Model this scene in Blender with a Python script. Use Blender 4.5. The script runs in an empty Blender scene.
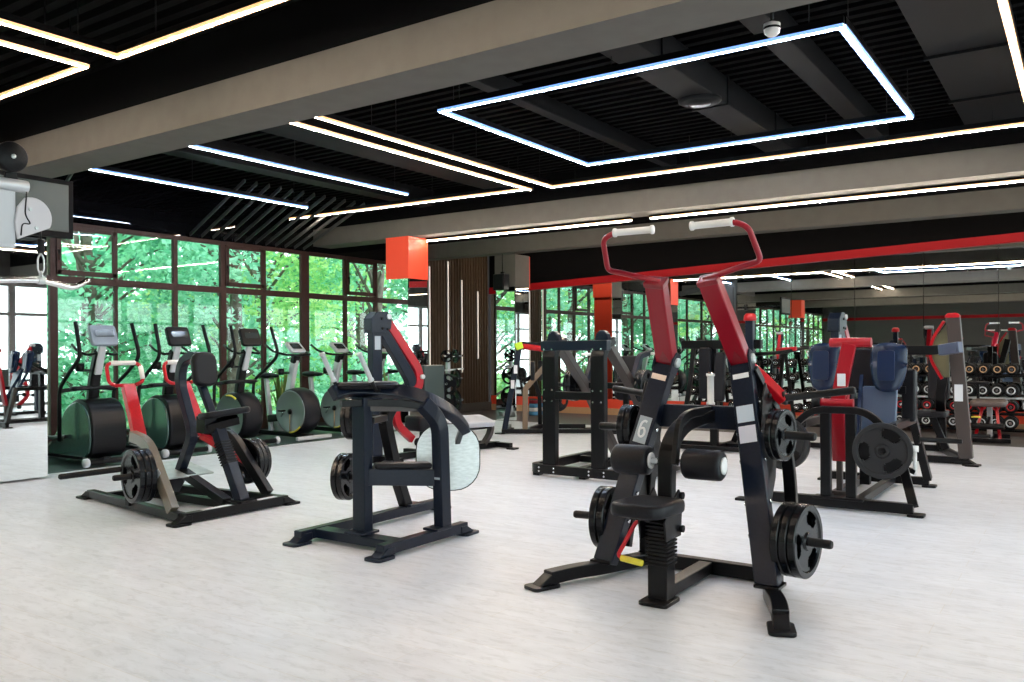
import bpy, math, random
from mathutils import Vector, Matrix
V = Vector
PI = math.pi
sc = bpy.context.scene
C = sc.collection
R_ = random.Random(7)

# ------------------------------------------------------------ camera
cam_d = bpy.data.cameras.new('camera')
cam = bpy.data.objects.new('camera', cam_d)
C.objects.link(cam)
cam_d.sensor_width = 36.0
cam_d.lens = 36.0 * 843.6 / 1024.0
cam_d.clip_end = 300
YAW, ROLL = math.radians(34.31), -0.00575
Fw = V((math.cos(YAW), math.sin(YAW), 0)); Rt = V((math.sin(YAW), -math.cos(YAW), 0)); Up = V((0, 0, 1))
r2 = Rt * math.cos(ROLL) + Up * math.sin(ROLL)
u2 = -Rt * math.sin(ROLL) + Up * math.cos(ROLL)
m = Matrix((r2, u2, -Fw)).transposed().to_4x4()
m.translation = V((0, 0, 1.4))
cam.matrix_world = m
cam_d.shift_y = (350.1 - 341) / 1024.0
sc.camera = cam

# ------------------------------------------------------------ sky, exposure
sc.view_settings.view_transform = 'Standard'
sc.view_settings.look = 'None'
sc.view_settings.exposure = 0.33
sc.view_settings.gamma = 1.0
sc.view_settings.use_curve_mapping = False
w = bpy.data.worlds.new('sky'); sc.world = w; w.use_nodes = True
bg = w.node_tree.nodes['Background']
bg.inputs['Color'].default_value = (0.88, 0.945, 1.0, 1)
bg.inputs['Strength'].default_value = 4.4
sc.cycles.max_bounces = 7
sc.cycles.diffuse_bounces = 4
sc.cycles.glossy_bounces = 5
sc.cycles.transmission_bounces = 4
sc.cycles.caustics_reflective = False
sc.cycles.caustics_refractive = False
sc.cycles.sample_clamp_indirect = 6
sc.cycles.use_denoising = True

XM, YW, XS, YS, ZC, ZB, ZL = 16.12, 11.6, -14.0, -3.6, 4.0, 3.3, 3.6

# ------------------------------------------------------------ materials
MATS = {}
def mat(name, col, rough=0.5, metal=0.0, emit=None, es=0.0, coat=0.0, spec=0.5):
    if name in MATS: return MATS[name]
    ma = bpy.data.materials.new(name); ma.use_nodes = True
    b = ma.node_tree.nodes['Principled BSDF']
    b.inputs['Base Color'].default_value = (*col, 1)
    b.inputs['Roughness'].default_value = rough
    b.inputs['Metallic'].default_value = metal
    b.inputs['Coat Weight'].default_value = coat
    b.inputs['Coat Roughness'].default_value = 0.12
    b.inputs['Specular IOR Level'].default_value = spec
    if emit:
        b.inputs['Emission Color'].default_value = (*emit, 1)
        b.inputs['Emission Strength'].default_value = es
    MATS[name] = ma
    return ma
def noisy(ma, scale, c1, c2, stretch=(1, 1, 1), bump=0.0, rough=None, detail=4):
    nt = ma.node_tree; b = nt.nodes['Principled BSDF']
    tc = nt.nodes.new('ShaderNodeTexCoord'); mp = nt.nodes.new('ShaderNodeMapping')
    mp.inputs['Scale'].default_value = stretch
    n = nt.nodes.new('ShaderNodeTexNoise'); n.inputs['Scale'].default_value = scale; n.inputs['Detail'].default_value = detail
    cr = nt.nodes.new('ShaderNodeValToRGB')
    cr.color_ramp.elements[0].position = 0.35; cr.color_ramp.elements[0].color = (*c1, 1)
    cr.color_ramp.elements[1].position = 0.65; cr.color_ramp.elements[1].color = (*c2, 1)
    L = nt.links.new
    L(tc.outputs['Object'], mp.inputs['Vector']); L(mp.outputs['Vector'], n.inputs['Vector'])
    L(n.outputs['Fac'], cr.inputs['Fac']); L(cr.outputs['Color'], b.inputs['Base Color'])
    if bump:
        bp = nt.nodes.new('ShaderNodeBump'); bp.inputs['Strength'].default_value = bump; bp.inputs['Distance'].default_value = 0.01
        L(n.outputs['Fac'], bp.inputs['Height']); L(bp.outputs['Normal'], b.inputs['Normal'])
    return ma

NAVY = noisy(mat('charcoal_paint', (0.02, 0.028, 0.042), 0.3, 0.0, coat=0.08, spec=0.22), 60, (0.004, 0.0075, 0.017), (0.006, 0.010, 0.022), bump=0.03)
BLACK = mat('black_paint', (0.0025, 0.0025, 0.0035), 0.32, coat=0.04, spec=0.2)
GREYP = mat('taupe_grey_paint', (0.055, 0.045, 0.043), 0.35, coat=0.1, spec=.3)
RED = noisy(mat('red_paint', (0.55, 0.012, 0.02), 0.3, coat=0.2, spec=.35), 40, (0.40, 0.004, 0.010), (0.46, 0.005, 0.013))
CRIM = mat('crimson_paint', (0.27, 0.003, 0.014), 0.3, coat=0.25, spec=.35)
MIDRED = mat('mid_red_paint', (0.33, 0.004, 0.012), 0.3, coat=0.2, spec=.35)
DKRED = mat('dark_red_paint', (0.2, 0.003, 0.01), 0.3, coat=0.2)
RUBBER = noisy(mat('black_rubber', (0.018, 0.018, 0.02), 0.5, spec=0.2), 90, (0.003, 0.003, 0.004), (0.005, 0.005, 0.006), bump=0.08)
PLATE = mat('plate_iron', (0.003, 0.004, 0.006), 0.26, coat=0.1, spec=0.28)
VINYL = noisy(mat('black_vinyl', (0.02, 0.02, 0.024), 0.42, spec=0.22), 120, (0.005, 0.005, 0.0075), (0.007, 0.007, 0.010), bump=0.1)
BLUEV = noisy(mat('navy_shell', (0.012, 0.03, 0.075), 0.26, coat=0.1, spec=.3), 30, (0.002, 0.010, 0.036), (0.003, 0.013, 0.045))
CHROME = mat('chrome', (0.75, 0.75, 0.77), 0.14, 1.0)
STEEL = noisy(mat('brushed_steel', (0.6, 0.62, 0.63), 0.3, 0.45), 20, (0.5, 0.54, 0.54), (0.62, 0.66, 0.66), stretch=(1, 1, 4))
SILVER = mat('silver_paint', (0.55, 0.57, 0.6), 0.35, 0.4)
WHITE = mat('white_grip', (0.78, 0.77, 0.76), 0.5)
PAPER = mat('sticker_white', (0.7, 0.72, 0.76), 0.5)
LGREY = mat('pale_grey_paint', (0.5, 0.52, 0.55), 0.4)
YEL = mat('yellow_grip', (0.75, 0.62, 0.05), 0.45)
NEON = mat('neon_yellow', (0.55, 0.8, 0.04), 0.45)
ORANGE = mat('orange_red_panel', (0.80, 0.065, 0.025), 0.55)
REDBAND = mat('red_band', (0.28, 0.004, 0.008), 0.5, spec=.15)
BEIGE = noisy(mat('beam_taupe_paint', (0.13, 0.118, 0.105), 0.8), 6, (0.118, 0.107, 0.094), (0.129, 0.118, 0.104))
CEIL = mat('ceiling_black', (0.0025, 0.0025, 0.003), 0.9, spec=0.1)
DUCT = mat('duct_dark_grey', (0.008, 0.008, 0.009), 0.7, spec=0.15)
GLOSSBLK = mat('gloss_black_panel', (0.004, 0.004, 0.005), 0.015)
FRAMEB = noisy(mat('window_brown', (0.08, 0.035, 0.028), 0.45, spec=.2), 25, (0.04, 0.017, 0.014), (0.055, 0.024, 0.02), stretch=(6, 6, 1))
SLATW = noisy(mat('slat_wood', (0.13, 0.075, 0.04), 0.5), 14, (0.07, 0.045, 0.028), (0.12, 0.08, 0.05), stretch=(10, 10, 0.6))
TAN = mat('tan_skirting', (0.5, 0.3, 0.16), 0.6)
WARMLED = mat('warm_led_diffuser', (0.9, 0.8, 0.7), 0.5, emit=(1.0, 0.85, 0.69), es=160)
COOLLED = mat('cool_led_diffuser', (0.8, 0.88, 1.0), 0.5, emit=(0.72, 0.86, 1.0), es=150)
WARMHALO = mat('warm_led_halo', (0.9, 0.7, 0.5), 0.5, emit=(1.0, 0.5, 0.19), es=1.0)  # glowing tint imitating the coloured halo round a strip
COOLHALO = mat('cool_led_halo', (0.5, 0.7, 1.0), 0.5, emit=(0.16, 0.36, 1.0), es=1.0)
WALLLED = mat('wall_led_diffuser', (0.9, 0.85, 0.8), 0.5, emit=(1.0, 0.87, 0.72), es=0.45)
MIRROR = mat('mirror_glass', (0.86, 0.89, 0.88), 0.012, 1.0)
SCREEN = mat('dark_screen', (0.035, 0.045, 0.045), 0.12, coat=0.8)
SCRLIT = mat('console_face', (0.28, 0.32, 0.36), 0.2, coat=0.5)
WALLP = mat('wall_dark', (0.05, 0.048, 0.046), 0.7)
WALLW = mat('wall_pale', (0.6, 0.6, 0.6), 0.7)
BLUEM = mat('blue_mat', (0.08, 0.28, 0.5), 0.6)
GREENB = mat('drum_green_shell', (0.03, 0.075, 0.065), 0.22, coat=0.8)

# floor laminate
FLOORM = bpy.data.materials.new('pale_laminate'); FLOORM.use_nodes = True
def floor_nodes():
    nt = FLOORM.node_tree; b = nt.nodes['Principled BSDF']; L = nt.links.new; N = nt.nodes.new
    tc = N('ShaderNodeTexCoord')
    br = N('ShaderNodeTexBrick'); br.inputs['Scale'].default_value = 1.0
    br.inputs['Color1'].default_value = (0.72, 0.75, 0.82, 1); br.inputs['Color2'].default_value = (0.77, 0.80, 0.87, 1)
    br.inputs['Mortar'].default_value = (0.7, 0.7, 0.72, 1)
    br.inputs['Mortar Size'].default_value = 0.0022; br.inputs['Brick Width'].default_value = 1.3; br.inputs['Row Height'].default_value = 0.19
    mp0 = N('ShaderNodeMapping'); mp0.inputs['Rotation'].default_value = (0, 0, PI / 2)
    L(tc.outputs['Object'], mp0.inputs['Vector']); L(mp0.outputs['Vector'], br.inputs['Vector'])
    mp = N('ShaderNodeMapping'); mp.inputs['Scale'].default_value = (5, 1.1, 1)
    n = N('ShaderNodeTexNoise'); n.inputs['Scale'].default_value = 2.2; n.inputs['Detail'].default_value = 6; n.inputs['Roughness'].default_value = 0.6
    L(tc.outputs['Object'], mp.inputs['Vector']); L(mp.outputs['Vector'], n.inputs['Vector'])
    cr = N('ShaderNodeValToRGB'); cr.color_ramp.elements[0].position = 0.3; cr.color_ramp.elements[0].color = (0.86, 0.86, 0.86, 1)
    cr.color_ramp.elements[1].position = 0.7; cr.color_ramp.elements[1].color = (1, 1, 1, 1)
    L(n.outputs['Fac'], cr.inputs['Fac'])
    mx = N('ShaderNodeMix'); mx.data_type = 'RGBA'; mx.blend_type = 'MULTIPLY'; mx.inputs[0].default_value = 1.0
    L(br.outputs['Color'], mx.inputs[6]); L(cr.outputs['Color'], mx.inputs[7]); L(mx.outputs[2], b.inputs['Base Color'])
    b.inputs['Roughness'].default_value = 0.38
    mp2 = N('ShaderNodeMapping'); mp2.inputs['Scale'].default_value = (7, 2.4, 1); mp2.inputs['Location'].default_value = (3.1, 1.7, 0)
    n2 = N('ShaderNodeTexNoise'); n2.inputs['Scale'].default_value = 3.5; n2.inputs['Detail'].default_value = 8; n2.inputs['Roughness'].default_value = 0.7; n2.inputs['Distortion'].default_value = 0.6
    L(tc.outputs['Object'], mp2.inputs['Vector']); L(mp2.outputs['Vector'], n2.inputs['Vector'])
    cr2 = N('ShaderNodeValToRGB'); cr2.color_ramp.elements[0].position = 0.36; cr2.color_ramp.elements[0].color = (0.86, 0.86, 0.86, 1)
    cr2.color_ramp.elements[1].position = 0.5; cr2.color_ramp.elements[1].color = (1, 1, 1, 1); L(n2.outputs['Fac'], cr2.inputs['Fac'])
    mx2 = N('ShaderNodeMix'); mx2.data_type = 'RGBA'; mx2.blend_type = 'MULTIPLY'; mx2.inputs[0].default_value = 1.0
    L(mx.outputs[2], mx2.inputs[6]); L(cr2.outputs['Color'], mx2.inputs[7]); L(mx2.outputs[2], b.inputs['Base Color'])
    bp = N('ShaderNodeBump'); bp.inputs['Strength'].default_value = 0.06; bp.inputs['Distance'].default_value = 0.005
    L(n.outputs['Fac'], bp.inputs['Height']); L(bp.outputs['Normal'], b.inputs['Normal'])
floor_nodes()
RUBF = noisy(mat('rubber_floor', (0.07, 0.065, 0.065), 0.55), 40, (0.055, 0.05, 0.05), (0.09, 0.082, 0.08), bump=0.1)
MATF = noisy(mat('dark_green_mat', (0.03, 0.05, 0.05), 0.45), 40, (0.025, 0.04, 0.042), (0.035, 0.06, 0.058))

# thin glass for windows
GLASS = bpy.data.materials.new('window_glass'); GLASS.use_nodes = True
def glass_nodes():
    nt = GLASS.node_tree; nt.nodes.clear(); N = nt.nodes.new; L = nt.links.new
    o = N('ShaderNodeOutputMaterial'); t = N('ShaderNodeBsdfTransparent'); t.inputs['Color'].default_value = (0.93, 0.97, 0.95, 1)
    g = N('ShaderNodeBsdfGlossy'); g.inputs['Roughness'].default_value = 0.01
    lw = N('ShaderNodeLayerWeight'); lw.inputs['Blend'].default_value = 0.5
    pw = N('ShaderNodeMath'); pw.operation = 'POWER'; pw.inputs[1].default_value = 4.0; L(lw.outputs['Facing'], pw.inputs[0])
    ma = N('ShaderNodeMath'); ma.operation = 'MULTIPLY_ADD'; ma.inputs[1].default_value = 0.9; ma.inputs[2].default_value = 0.045; L(pw.outputs[0], ma.inputs[0])
    mx = N('ShaderNodeMixShader'); L(ma.outputs[0], mx.inputs[0]); L(t.outputs[0], mx.inputs[1]); L(g.outputs[0], mx.inputs[2]); L(mx.outputs[0], o.inputs['Surface'])
glass_nodes()
def leaf_mat(name, c1, c2):
    ma = bpy.data.materials.new(name); ma.use_nodes = True; nt = ma.node_tree
    b = nt.nodes['Principled BSDF']; N = nt.nodes.new; L = nt.links.new
    gi = N('ShaderNodeNewGeometry')
    cr = N('ShaderNodeValToRGB'); cr.color_ramp.elements[0].color = (*c1, 1); cr.color_ramp.elements[1].color = (*c2, 1)
    L(gi.outputs['Random Per Island'], cr.inputs['Fac']); L(cr.outputs['Color'], b.inputs['Base Color'])
    b.inputs['Roughness'].default_value = 0.5
    tr = N('ShaderNodeBsdfTranslucent'); L(cr.outputs['Color'], tr.inputs['Color'])
    mx = N('ShaderNodeMixShader'); mx.inputs[0].default_value = 0.45
    L(b.outputs[0], mx.inputs[1]); L(tr.outputs[0], mx.inputs[2]); L(mx.outputs[0], nt.nodes['Material Output'].inputs['Surface'])
    return ma
LEAFA = leaf_mat('leaf_bluegreen', (0.16, 0.55, 0.34), (0.55, 0.95, 0.75))
LEAFB = leaf_mat('leaf_yellowgreen', (0.2, 0.6, 0.22), (0.75, 0.95, 0.42))
LEAFC = leaf_mat('leaf_deepgreen', (0.08, 0.36, 0.22), (0.35, 0.8, 0.5))
BARK = noisy(mat('bark', (0.12, 0.1, 0.08), 0.9), 8, (0.08, 0.065, 0.05), (0.16, 0.14, 0.11), bump=0.4)
GRASS = noisy(mat('grass_ground', (0.06, 0.2, 0.05), 0.9), 3, (0.05, 0.17, 0.04), (0.12, 0.32, 0.08))
PAVE = mat('pale_paving', (0.6, 0.6, 0.58), 0.9)

# ------------------------------------------------------------ mesh helpers
ORG = {}
def rnd(pts, r, seg=5):
    """round the inner corners of a polyline"""
    pts = [V(p) for p in pts]; out = [pts[0]]
    for i in range(1, len(pts) - 1):
        a, b, c = pts[i - 1], pts[i], pts[i + 1]
        d1 = (a - b); d2 = (c - b)
        rr = min(r, d1.length * .48, d2.length * .48)
        p1 = b + d1.normalized() * rr; p2 = b + d2.normalized() * rr
        for k in range(seg + 1):
            t = k / seg
            out.append(p1 * (1 - t) ** 2 + b * 2 * t * (1 - t) + p2 * t * t)
    out.append(pts[-1]); return out
class MB:
    def __init__(s): s.v = []; s.f = []; s.sm = []
    def add(s, vs, fs, smooth=False):
        o = len(s.v); s.v += [V(x) for x in vs]; s.f += [tuple(i + o for i in f) for f in fs]; s.sm += [smooth] * len(fs); return s
    def box(s, c, size, rz=0.0, ax=None):
        x, y, z = [a / 2 for a in size]
        M = Matrix.Rotation(rz, 3, 'Z') if ax is None else ax
        vs = [V(c) + M @ V((i * x, j * y, k * z)) for k in (-1, 1) for j in (-1, 1) for i in (-1, 1)]
        return s.add(vs, [(0, 2, 3, 1), (4, 5, 7, 6), (0, 1, 5, 4), (2, 6, 7, 3), (0, 4, 6, 2), (1, 3, 7, 5)])
    def rsweep(s, pts, wn, hp, n, r=0.0):
        """rectangular section along pts: wn along n, hp in the bending plane"""
        pts = rnd(pts, r) if r else [V(p) for p in pts]
        n = V(n).normalized(); k = len(pts); vs = []
        for i, p in enumerate(pts):
            t1 = (pts[i] - pts[i - 1]).normalized() if i else None
            t2 = (pts[i + 1] - pts[i]).normalized() if i < k - 1 else None
            t = (t1 + t2).normalized() if (t1 and t2) else (t1 or t2)
            nn = (n - t * n.dot(t)).normalized()
            sd = t.cross(nn)
            sc_ = 1.0 / max(.5, t.dot(t1)) if (t1 and t2) else 1.0
            for a, b in ((-1, -1), (1, -1), (1, 1), (-1, 1)):
                vs.append(p + nn * a * wn / 2 + sd * b * hp / 2 * sc_)
        fs = [(3, 2, 1, 0), tuple(range(4 * k - 4, 4 * k))]
        for i in range(k - 1):
            for j in range(4):
                a = 4 * i + j; b = 4 * i + (j + 1) % 4
                fs.append((a, b, b + 4, a + 4))
        return s.add(vs, fs)
    def tube(s, pts, r, rr=0.0, seg=10, closed=False):
        pts = rnd(pts, rr) if rr else [V(p) for p in pts]
        k = len(pts); vs = []
        t = (pts[1] - pts[0]).normalized()
        a = t.cross(V((0, 0, 1)) if abs(t.z) < .9 else V((1, 0, 0))).normalized()
        rads = r if isinstance(r, (list, tuple)) else [r] * k
        for i, p in enumerate(pts):
            t1 = (pts[i] - pts[i - 1]) if i else None
            t2 = (pts[i + 1] - pts[i]) if i < k - 1 else None
            t = (t1.normalized() + t2.normalized()).normalized() if (t1 and t2) else (t1 or t2).normalized()
            a = (a - t * a.dot(t)).normalized(); b = t.cross(a)
            rad = rads[min(i, len(rads) - 1)]
            for j in range(seg):
                th = 2 * PI * j / seg
                vs.append(p + a * math.cos(th) * rad + b * math.sin(th) * rad)
        fs = []
        for i in range(k - 1):
            for j in range(seg):
                q = i * seg + j; q2 = i * seg + (j + 1) % seg
                fs.append((q, q2, q2 + seg, q + seg))
        s.add(vs, fs, True)
        s.f += [tuple(len(s.v) - k * seg + j for j in reversed(range(seg))), tuple(len(s.v) - seg + j for j in range(seg))]
        s.sm += [False, False]; return s
    def cyl(s, p, q, r, seg=20): return s.tube([p, q], r, seg=seg)
    def lathe(s, prof, org, axis, seg=28):
        """prof: (radius, along)"""
        t = V(axis).normalized(); a = t.cross(V((0, 0, 1)) if abs(t.z) < .9 else V((1, 0, 0))).normalized(); b = t.cross(a)
        vs = []; o = V(org)
        for r, h in prof:
            for j in range(seg):
                th = 2 * PI * j / seg
                vs.append(o + t * h + (a * math.cos(th) + b * math.sin(th)) * max(r, 1e-5))
        fs = []
        for i in range(len(prof) - 1):
            for j in range(seg):
                q = i * seg + j; q2 = i * seg + (j + 1) % seg
                fs.append((q, q2, q2 + seg, q + seg))
        return s.add(vs, fs, True)
    def prism(s, poly, o, u, v, th):
        """polygon in plane (u,v) at o, extruded th/2 either side"""
        u, v = V(u).normalized(), V(v).normalized(); n = u.cross(v); o = V(o); k = len(poly)
        vs = [o + u * a + v * b - n * th / 2 for a, b in poly] + [o + u * a + v * b + n * th / 2 for a, b in poly]
        fs = [tuple(reversed(range(k))), tuple(range(k, 2 * k))] + [(i, (i + 1) % k, (i + 1) % k + k, i + k) for i in range(k)]
        return s.add(vs, fs)
    def ell(s, c, size, p=2.0, seg=20, rings=12, ax=None):
        """superellipsoid blob"""
        M = ax or Matrix.Identity(3); vs = []
        def sp(x): return math.copysign(abs(x) ** (2 / p), x)
        for i in range(rings + 1):
            ph = -PI / 2 + PI * i / rings
            for j in range(seg):
                th = 2 * PI * j / seg
                vs.append(V(c) + M @ V((size[0] / 2 * sp(math.cos(ph)) * sp(math.cos(th)), size[1] / 2 * sp(math.cos(ph)) * sp(math.sin(th)), size[2] / 2 * sp(math.sin(ph)))))
        fs = []
        for i in range(rings):
            for j in range(seg):
                q = i * seg + j; q2 = i * seg + (j + 1) % seg
                fs.append((q, q2, q2 + seg, q + seg))
        return s.add(vs, fs, True)
    def pad(s, c, size, ax=None, r=0.03, seg=3, er=None):
        """upholstered pad: rounded-rectangle outline in local xy, softly rounded edges in z"""
        M = ax or Matrix.Identity(3); X, Y, Z = size[0] / 2, size[1] / 2, size[2] / 2
        er = er or min(Z * .9, .02)
        def ring(ins, z):
            o = []; rr = max(r - ins, .004)
            for cx, cy, a0 in ((1, 1, 0), (-1, 1, 1), (-1, -1, 2), (1, -1, 3)):
                for k in range(seg + 1):
                    a = (a0 + k / seg) * PI / 2
                    o.append(V(((X - ins - rr) * cx + rr * math.cos(a), (Y - ins - rr) * cy + rr * math.sin(a), z)))
            return o
        rings = []
        for k in range(4):
            a = k / 3 * PI / 2; rings.append(ring(er * (1 - math.sin(a)), -Z + er * (1 - math.cos(a)) if False else -Z + er * (1 - math.cos(a))))
        rings = [ring(er * (1 - math.sin(k / 3 * PI / 2)), -Z + er * (1 - math.cos(k / 3 * PI / 2)) * 1.0) for k in range(4)]
        rings = [ring(er * (1 - math.sin(a)), -Z + er * (1 - math.cos(a))) for a in (0.0, PI / 6, PI / 3, PI / 2)]
        rings += [ring(er * (1 - math.sin(a)), Z - er * (1 - math.cos(a))) for a in (PI / 2, PI / 3, PI / 6, 0.0)]
        n = len(rings[0]); vs = [V(c) + M @ p for rg in rings for p in rg]
        fs = [tuple(reversed(range(n))), tuple(range(len(vs) - n, len(vs)))]
        sm = []
        for i in range(len(rings) - 1):
            for j in range(n):
                fs.append((i * n + j, i * n + (j + 1) % n, (i + 1) * n + (j + 1) % n, (i + 1) * n + j))
        s.add(vs, fs, True); s.sm[-len(fs)] = False; s.sm[-len(fs) + 1] = False
        return s
    def build(s, name, material, parent=None, bevel=0.0, org=None, segs=2):
        if parent is not None: o0 = ORG[parent.name]
        else: o0 = V(org) if org else V((0, 0, 0))
        me = bpy.data.meshes.new(name)
        me.from_pydata([v - o0 for v in s.v], [], s.f)
        me.polygons.foreach_set('use_smooth', s.sm)
        me.materials.append(material); me.update()
        ob = bpy.data.objects.new(name, me); C.objects.link(ob)
        if parent is not None: ob.parent = parent
        else: ob.location = o0
        ORG[ob.name] = o0
        if bevel:
            b = ob.modifiers.new('bevel', 'BEVEL'); b.width = bevel; b.segments = segs; b.limit_method = 'ANGLE'; b.angle_limit = math.radians(40)
        return ob
def tag(o, label=None, cat=None, group=None, kind=None):
    if label: o['label'] = label
    if cat: o['category'] = cat
    if group: o['group'] = group
    if kind: o['kind'] = kind
    return o
def thing(name, loc, label, cat, group=None):
    o = bpy.data.objects.new(name, None); o.location = loc; o.empty_display_size = 0.1; C.objects.link(o)
    ORG[o.name] = V(loc); return tag(o, label, cat, group)
def struct(name, mb, material, bevel=0.0, org=None):
    return tag(mb.build(name, material, None, bevel, org), kind='structure')
def copy_tree(o, parent=None):
    c = o.copy(); C.objects.link(c); ORG[c.name] = ORG.get(o.name, V((0, 0, 0)))
    if parent is not None: c.parent = parent
    for ch in list(o.children): copy_tree(ch, c)
    return c
def axes(x, y):
    """matrix whose local x,y,z are x, y (orthogonalised) and their cross product"""
    x = V(x).normalized(); y = V(y); y = (y - x * y.dot(x)).normalized(); z = x.cross(y)
    return Matrix((x, y, z)).transposed()

# ============================================================ THE ROOM
struct('floor', MB().box(((XS + 13.75) / 2, (YS + YW) / 2, -.05), (13.75 - XS, YW - YS, .1)), FLOORM)
struct('floor_rubber_zone', MB().box(((13.75 + XM) / 2, (YS + YW) / 2, -.05), (XM - 13.75 + .0, YW - YS, .1)), RUBF)
struct('floor_cardio_mat', MB().box((8.9, (9.93 + YW) / 2, .004), (9.6, YW - 9.93, .008)), MATF)
# ceiling: ribbed steel deck
cb = MB(); cb.box(((XS + XM) / 2, (YS + YW) / 2, ZC + .1), (XM - XS + .6, YW - YS + .6, .1))
x = XS
while x < XM:
    cb.box((x, (YS + YW) / 2, ZC + .02), (.07, YW - YS, .06)); x += .16
struct('ceiling', cb, CEIL)
# beams that run across the room
def beam(n, x0, x1, material=BEIGE):
    zs = 3.6                      # taupe up to the lamps; the black above stands in for shade
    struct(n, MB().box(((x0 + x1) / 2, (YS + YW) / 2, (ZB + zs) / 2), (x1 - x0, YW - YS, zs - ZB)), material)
    struct(n + '_upper_shade', MB().box(((x0 + x1) / 2, (YS + YW) / 2, (zs + ZC) / 2 + .03), (x1 - x0, YW - YS, ZC - zs + .06)), CEIL)
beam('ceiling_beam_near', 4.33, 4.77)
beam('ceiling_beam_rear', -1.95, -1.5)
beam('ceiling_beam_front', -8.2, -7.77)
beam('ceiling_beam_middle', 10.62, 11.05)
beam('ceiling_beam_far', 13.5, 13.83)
# joists and ducts running the other way, above the lights
led_extra = 1
for i, (y, wd, h, x0, x1) in enumerate(((4.62, .14, .16, 4.77, 10.62), (3.0, .34, .26, 4.77, 10.62), (2.0, .2, .2, 4.77, 10.62), (.78, .62, .2, 4.77, 10.62), (8.9, .3, .25, 4.77, 10.62), (7.1, .55, .22, 4.77, 10.62))):
    struct('ceiling_joist', MB().box(((x0 + x1) / 2, y, ZC - h / 2), (x1 - x0, wd, h)), DUCT, .01)
for xx in (6.2, 7.7, 9.2):
    struct('duct_joint', MB().box((xx, .78, ZC - .11), (.04, .66, .23)).box((xx + .12, 3.0, ZC - .14), (.03, .37, .27)), DUCT)

# back wall with mirror panels under a slanting red band
def zb(y): return 2.753 + (10.595 - y) * 0.0382       # lower edge of the red band
def slab(y0, y1, z0a, z0b, z1a, z1b, x0, x1):
    vs = [(x0, y0, z0a), (x1, y0, z0a), (x1, y1, z0b), (x0, y1, z0b), (x0, y0, z1a), (x1, y0, z1a), (x1, y1, z1b), (x0, y1, z1b)]
    return MB().add(vs, [(3, 2, 1, 0), (4, 5, 6, 7), (0, 1, 5, 4), (1, 2, 6, 5), (2, 3, 7, 6), (3, 0, 4, 7)])
struct('wall_back', MB().box((XM + .17, (YS + YW) / 2, 2), (.2, YW - YS, 4.1)), WALLP)
struct('trim_black_header', slab(YS, YW, zb(YS) + .15, zb(YW) + .15, ZC, ZC, XM - .05, XM + .06), mat('header_black', (0.0012, 0.0012, 0.0016), 0.6, spec=.05))
struct('trim_red_band', slab(YS, YW, zb(YS), zb(YW), zb(YS) + .15, zb(YW) + .15, XM - .07, XM + .06), REDBAND)
edges = [YS]
y = 1.218 - 1.131 * 4
while y < YW - .2:
    if y > YS + .1: edges.append(y)
    y += 1.131
edges.append(YW)
for i in range(len(edges) - 1):
    a, b = edges[i] + .004, edges[i + 1] - .004
    mo = slab(a, b, .34, .34, zb(a) + .02, zb(b) + .02, XM, XM + .02)
    struct('wall_mirror_panel', mo, MIRROR)
struct('baseboard_back', MB().box((XM + .01, (YS + YW) / 2, .07), (.06, YW - YS, .14)), TAN)
struct('trim_red_skirting', MB().box((XM + .015, (YS + YW) / 2, .24), (.05, YW - YS, .2)), ORANGE)

# window wall (beyond the cardio machines)
ZT = 3.19
struct('wall_window_header', MB().box((XS / 2 + 6.9, YW + .06, (ZT + ZC) / 2 + .03), (13.8 - XS, .12, ZC - ZT + .06)), GLOSSBLK)
struct('wall_left_plinth', MB().box((XS / 2 + 6.9, YW + .12, .06), (13.8 - XS, .2, .12)), WALLP)
mull = [(-14 + i * .942, .16 if i % 3 == 0 else .1) for i in range(18)] + [(3.0, .14), (4.35, .12), (5.95, .14), (6.84, .08), (7.80, .11), (8.67, .14), (9.49, .11), (10.40, .22), (11.40, .11), (12.22, .12), (13.02, .10), (13.74, .14)]
wi = 0
for i in range(len(mull) - 1):
    (xa, wa), (xb, wb) = mull[i], mull[i + 1]
    wa -= .035; wb -= .035
    x0, x1 = xa, xb; wi += 1
    fr = MB()
    fr.box((xa + (0 if i else .02), YW, (ZT + .1) / 2), (wa, .06, ZT - .1))
    if i == len(mull) - 2: fr.box((xb, YW, (ZT + .1) / 2), (wb, .06, ZT - .1))
    cx, ww = (xa + wa / 2 + xb - wb / 2) / 2, (xb - wb / 2) - (xa + wa / 2)
    fr.box((cx, YW, ZT - .03), (ww, .06, .07)); fr.box((cx, YW, 2.40), (ww, .06, .10)); fr.box((cx, YW, .17), (ww, .06, .14))
    f = struct('window_%d' % wi, fr, FRAMEB, .004)
    pane = MB().box((cx, YW + .01, (2.34 + .24) / 2), (ww, .006, 2.1)).box((cx, YW + .01, (2.46 + ZT - .07) / 2), (ww, .006, ZT - .07 - 2.46))
    pane.build('glass_pane', GLASS, f)
    if xa in (5.95, 8.67, 11.40) or (xa < 2 and i % 3 == 1):                              # opening lights with a sash of their own
        s_ = MB()
        z0, z1 = 2.47, ZT - .07; sx0, sx1 = cx - ww / 2, cx + ww / 2
        s_.box((cx, YW - .035, z0 + .03), (ww + .04, .03, .07)).box((cx, YW - .035, z1 - .01), (ww + .04, .03, .06))
        s_.box((sx0 + .01, YW - .035, (z0 + z1) / 2), (.07, .03, z1 - z0)).box((sx1 - .01, YW - .035, (z0 + z1) / 2), (.07, .03, z1 - z0))
        s_.build('window_sash', FRAMEB, f, .004)
        MB().box((sx0 + .01, YW - .065, 2.78), (.025, .03, .05)).box((sx0 + .01, YW - .08, 2.72), (.02, .015, .13)).build('window_handle', BLACK, f, .003)

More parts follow.
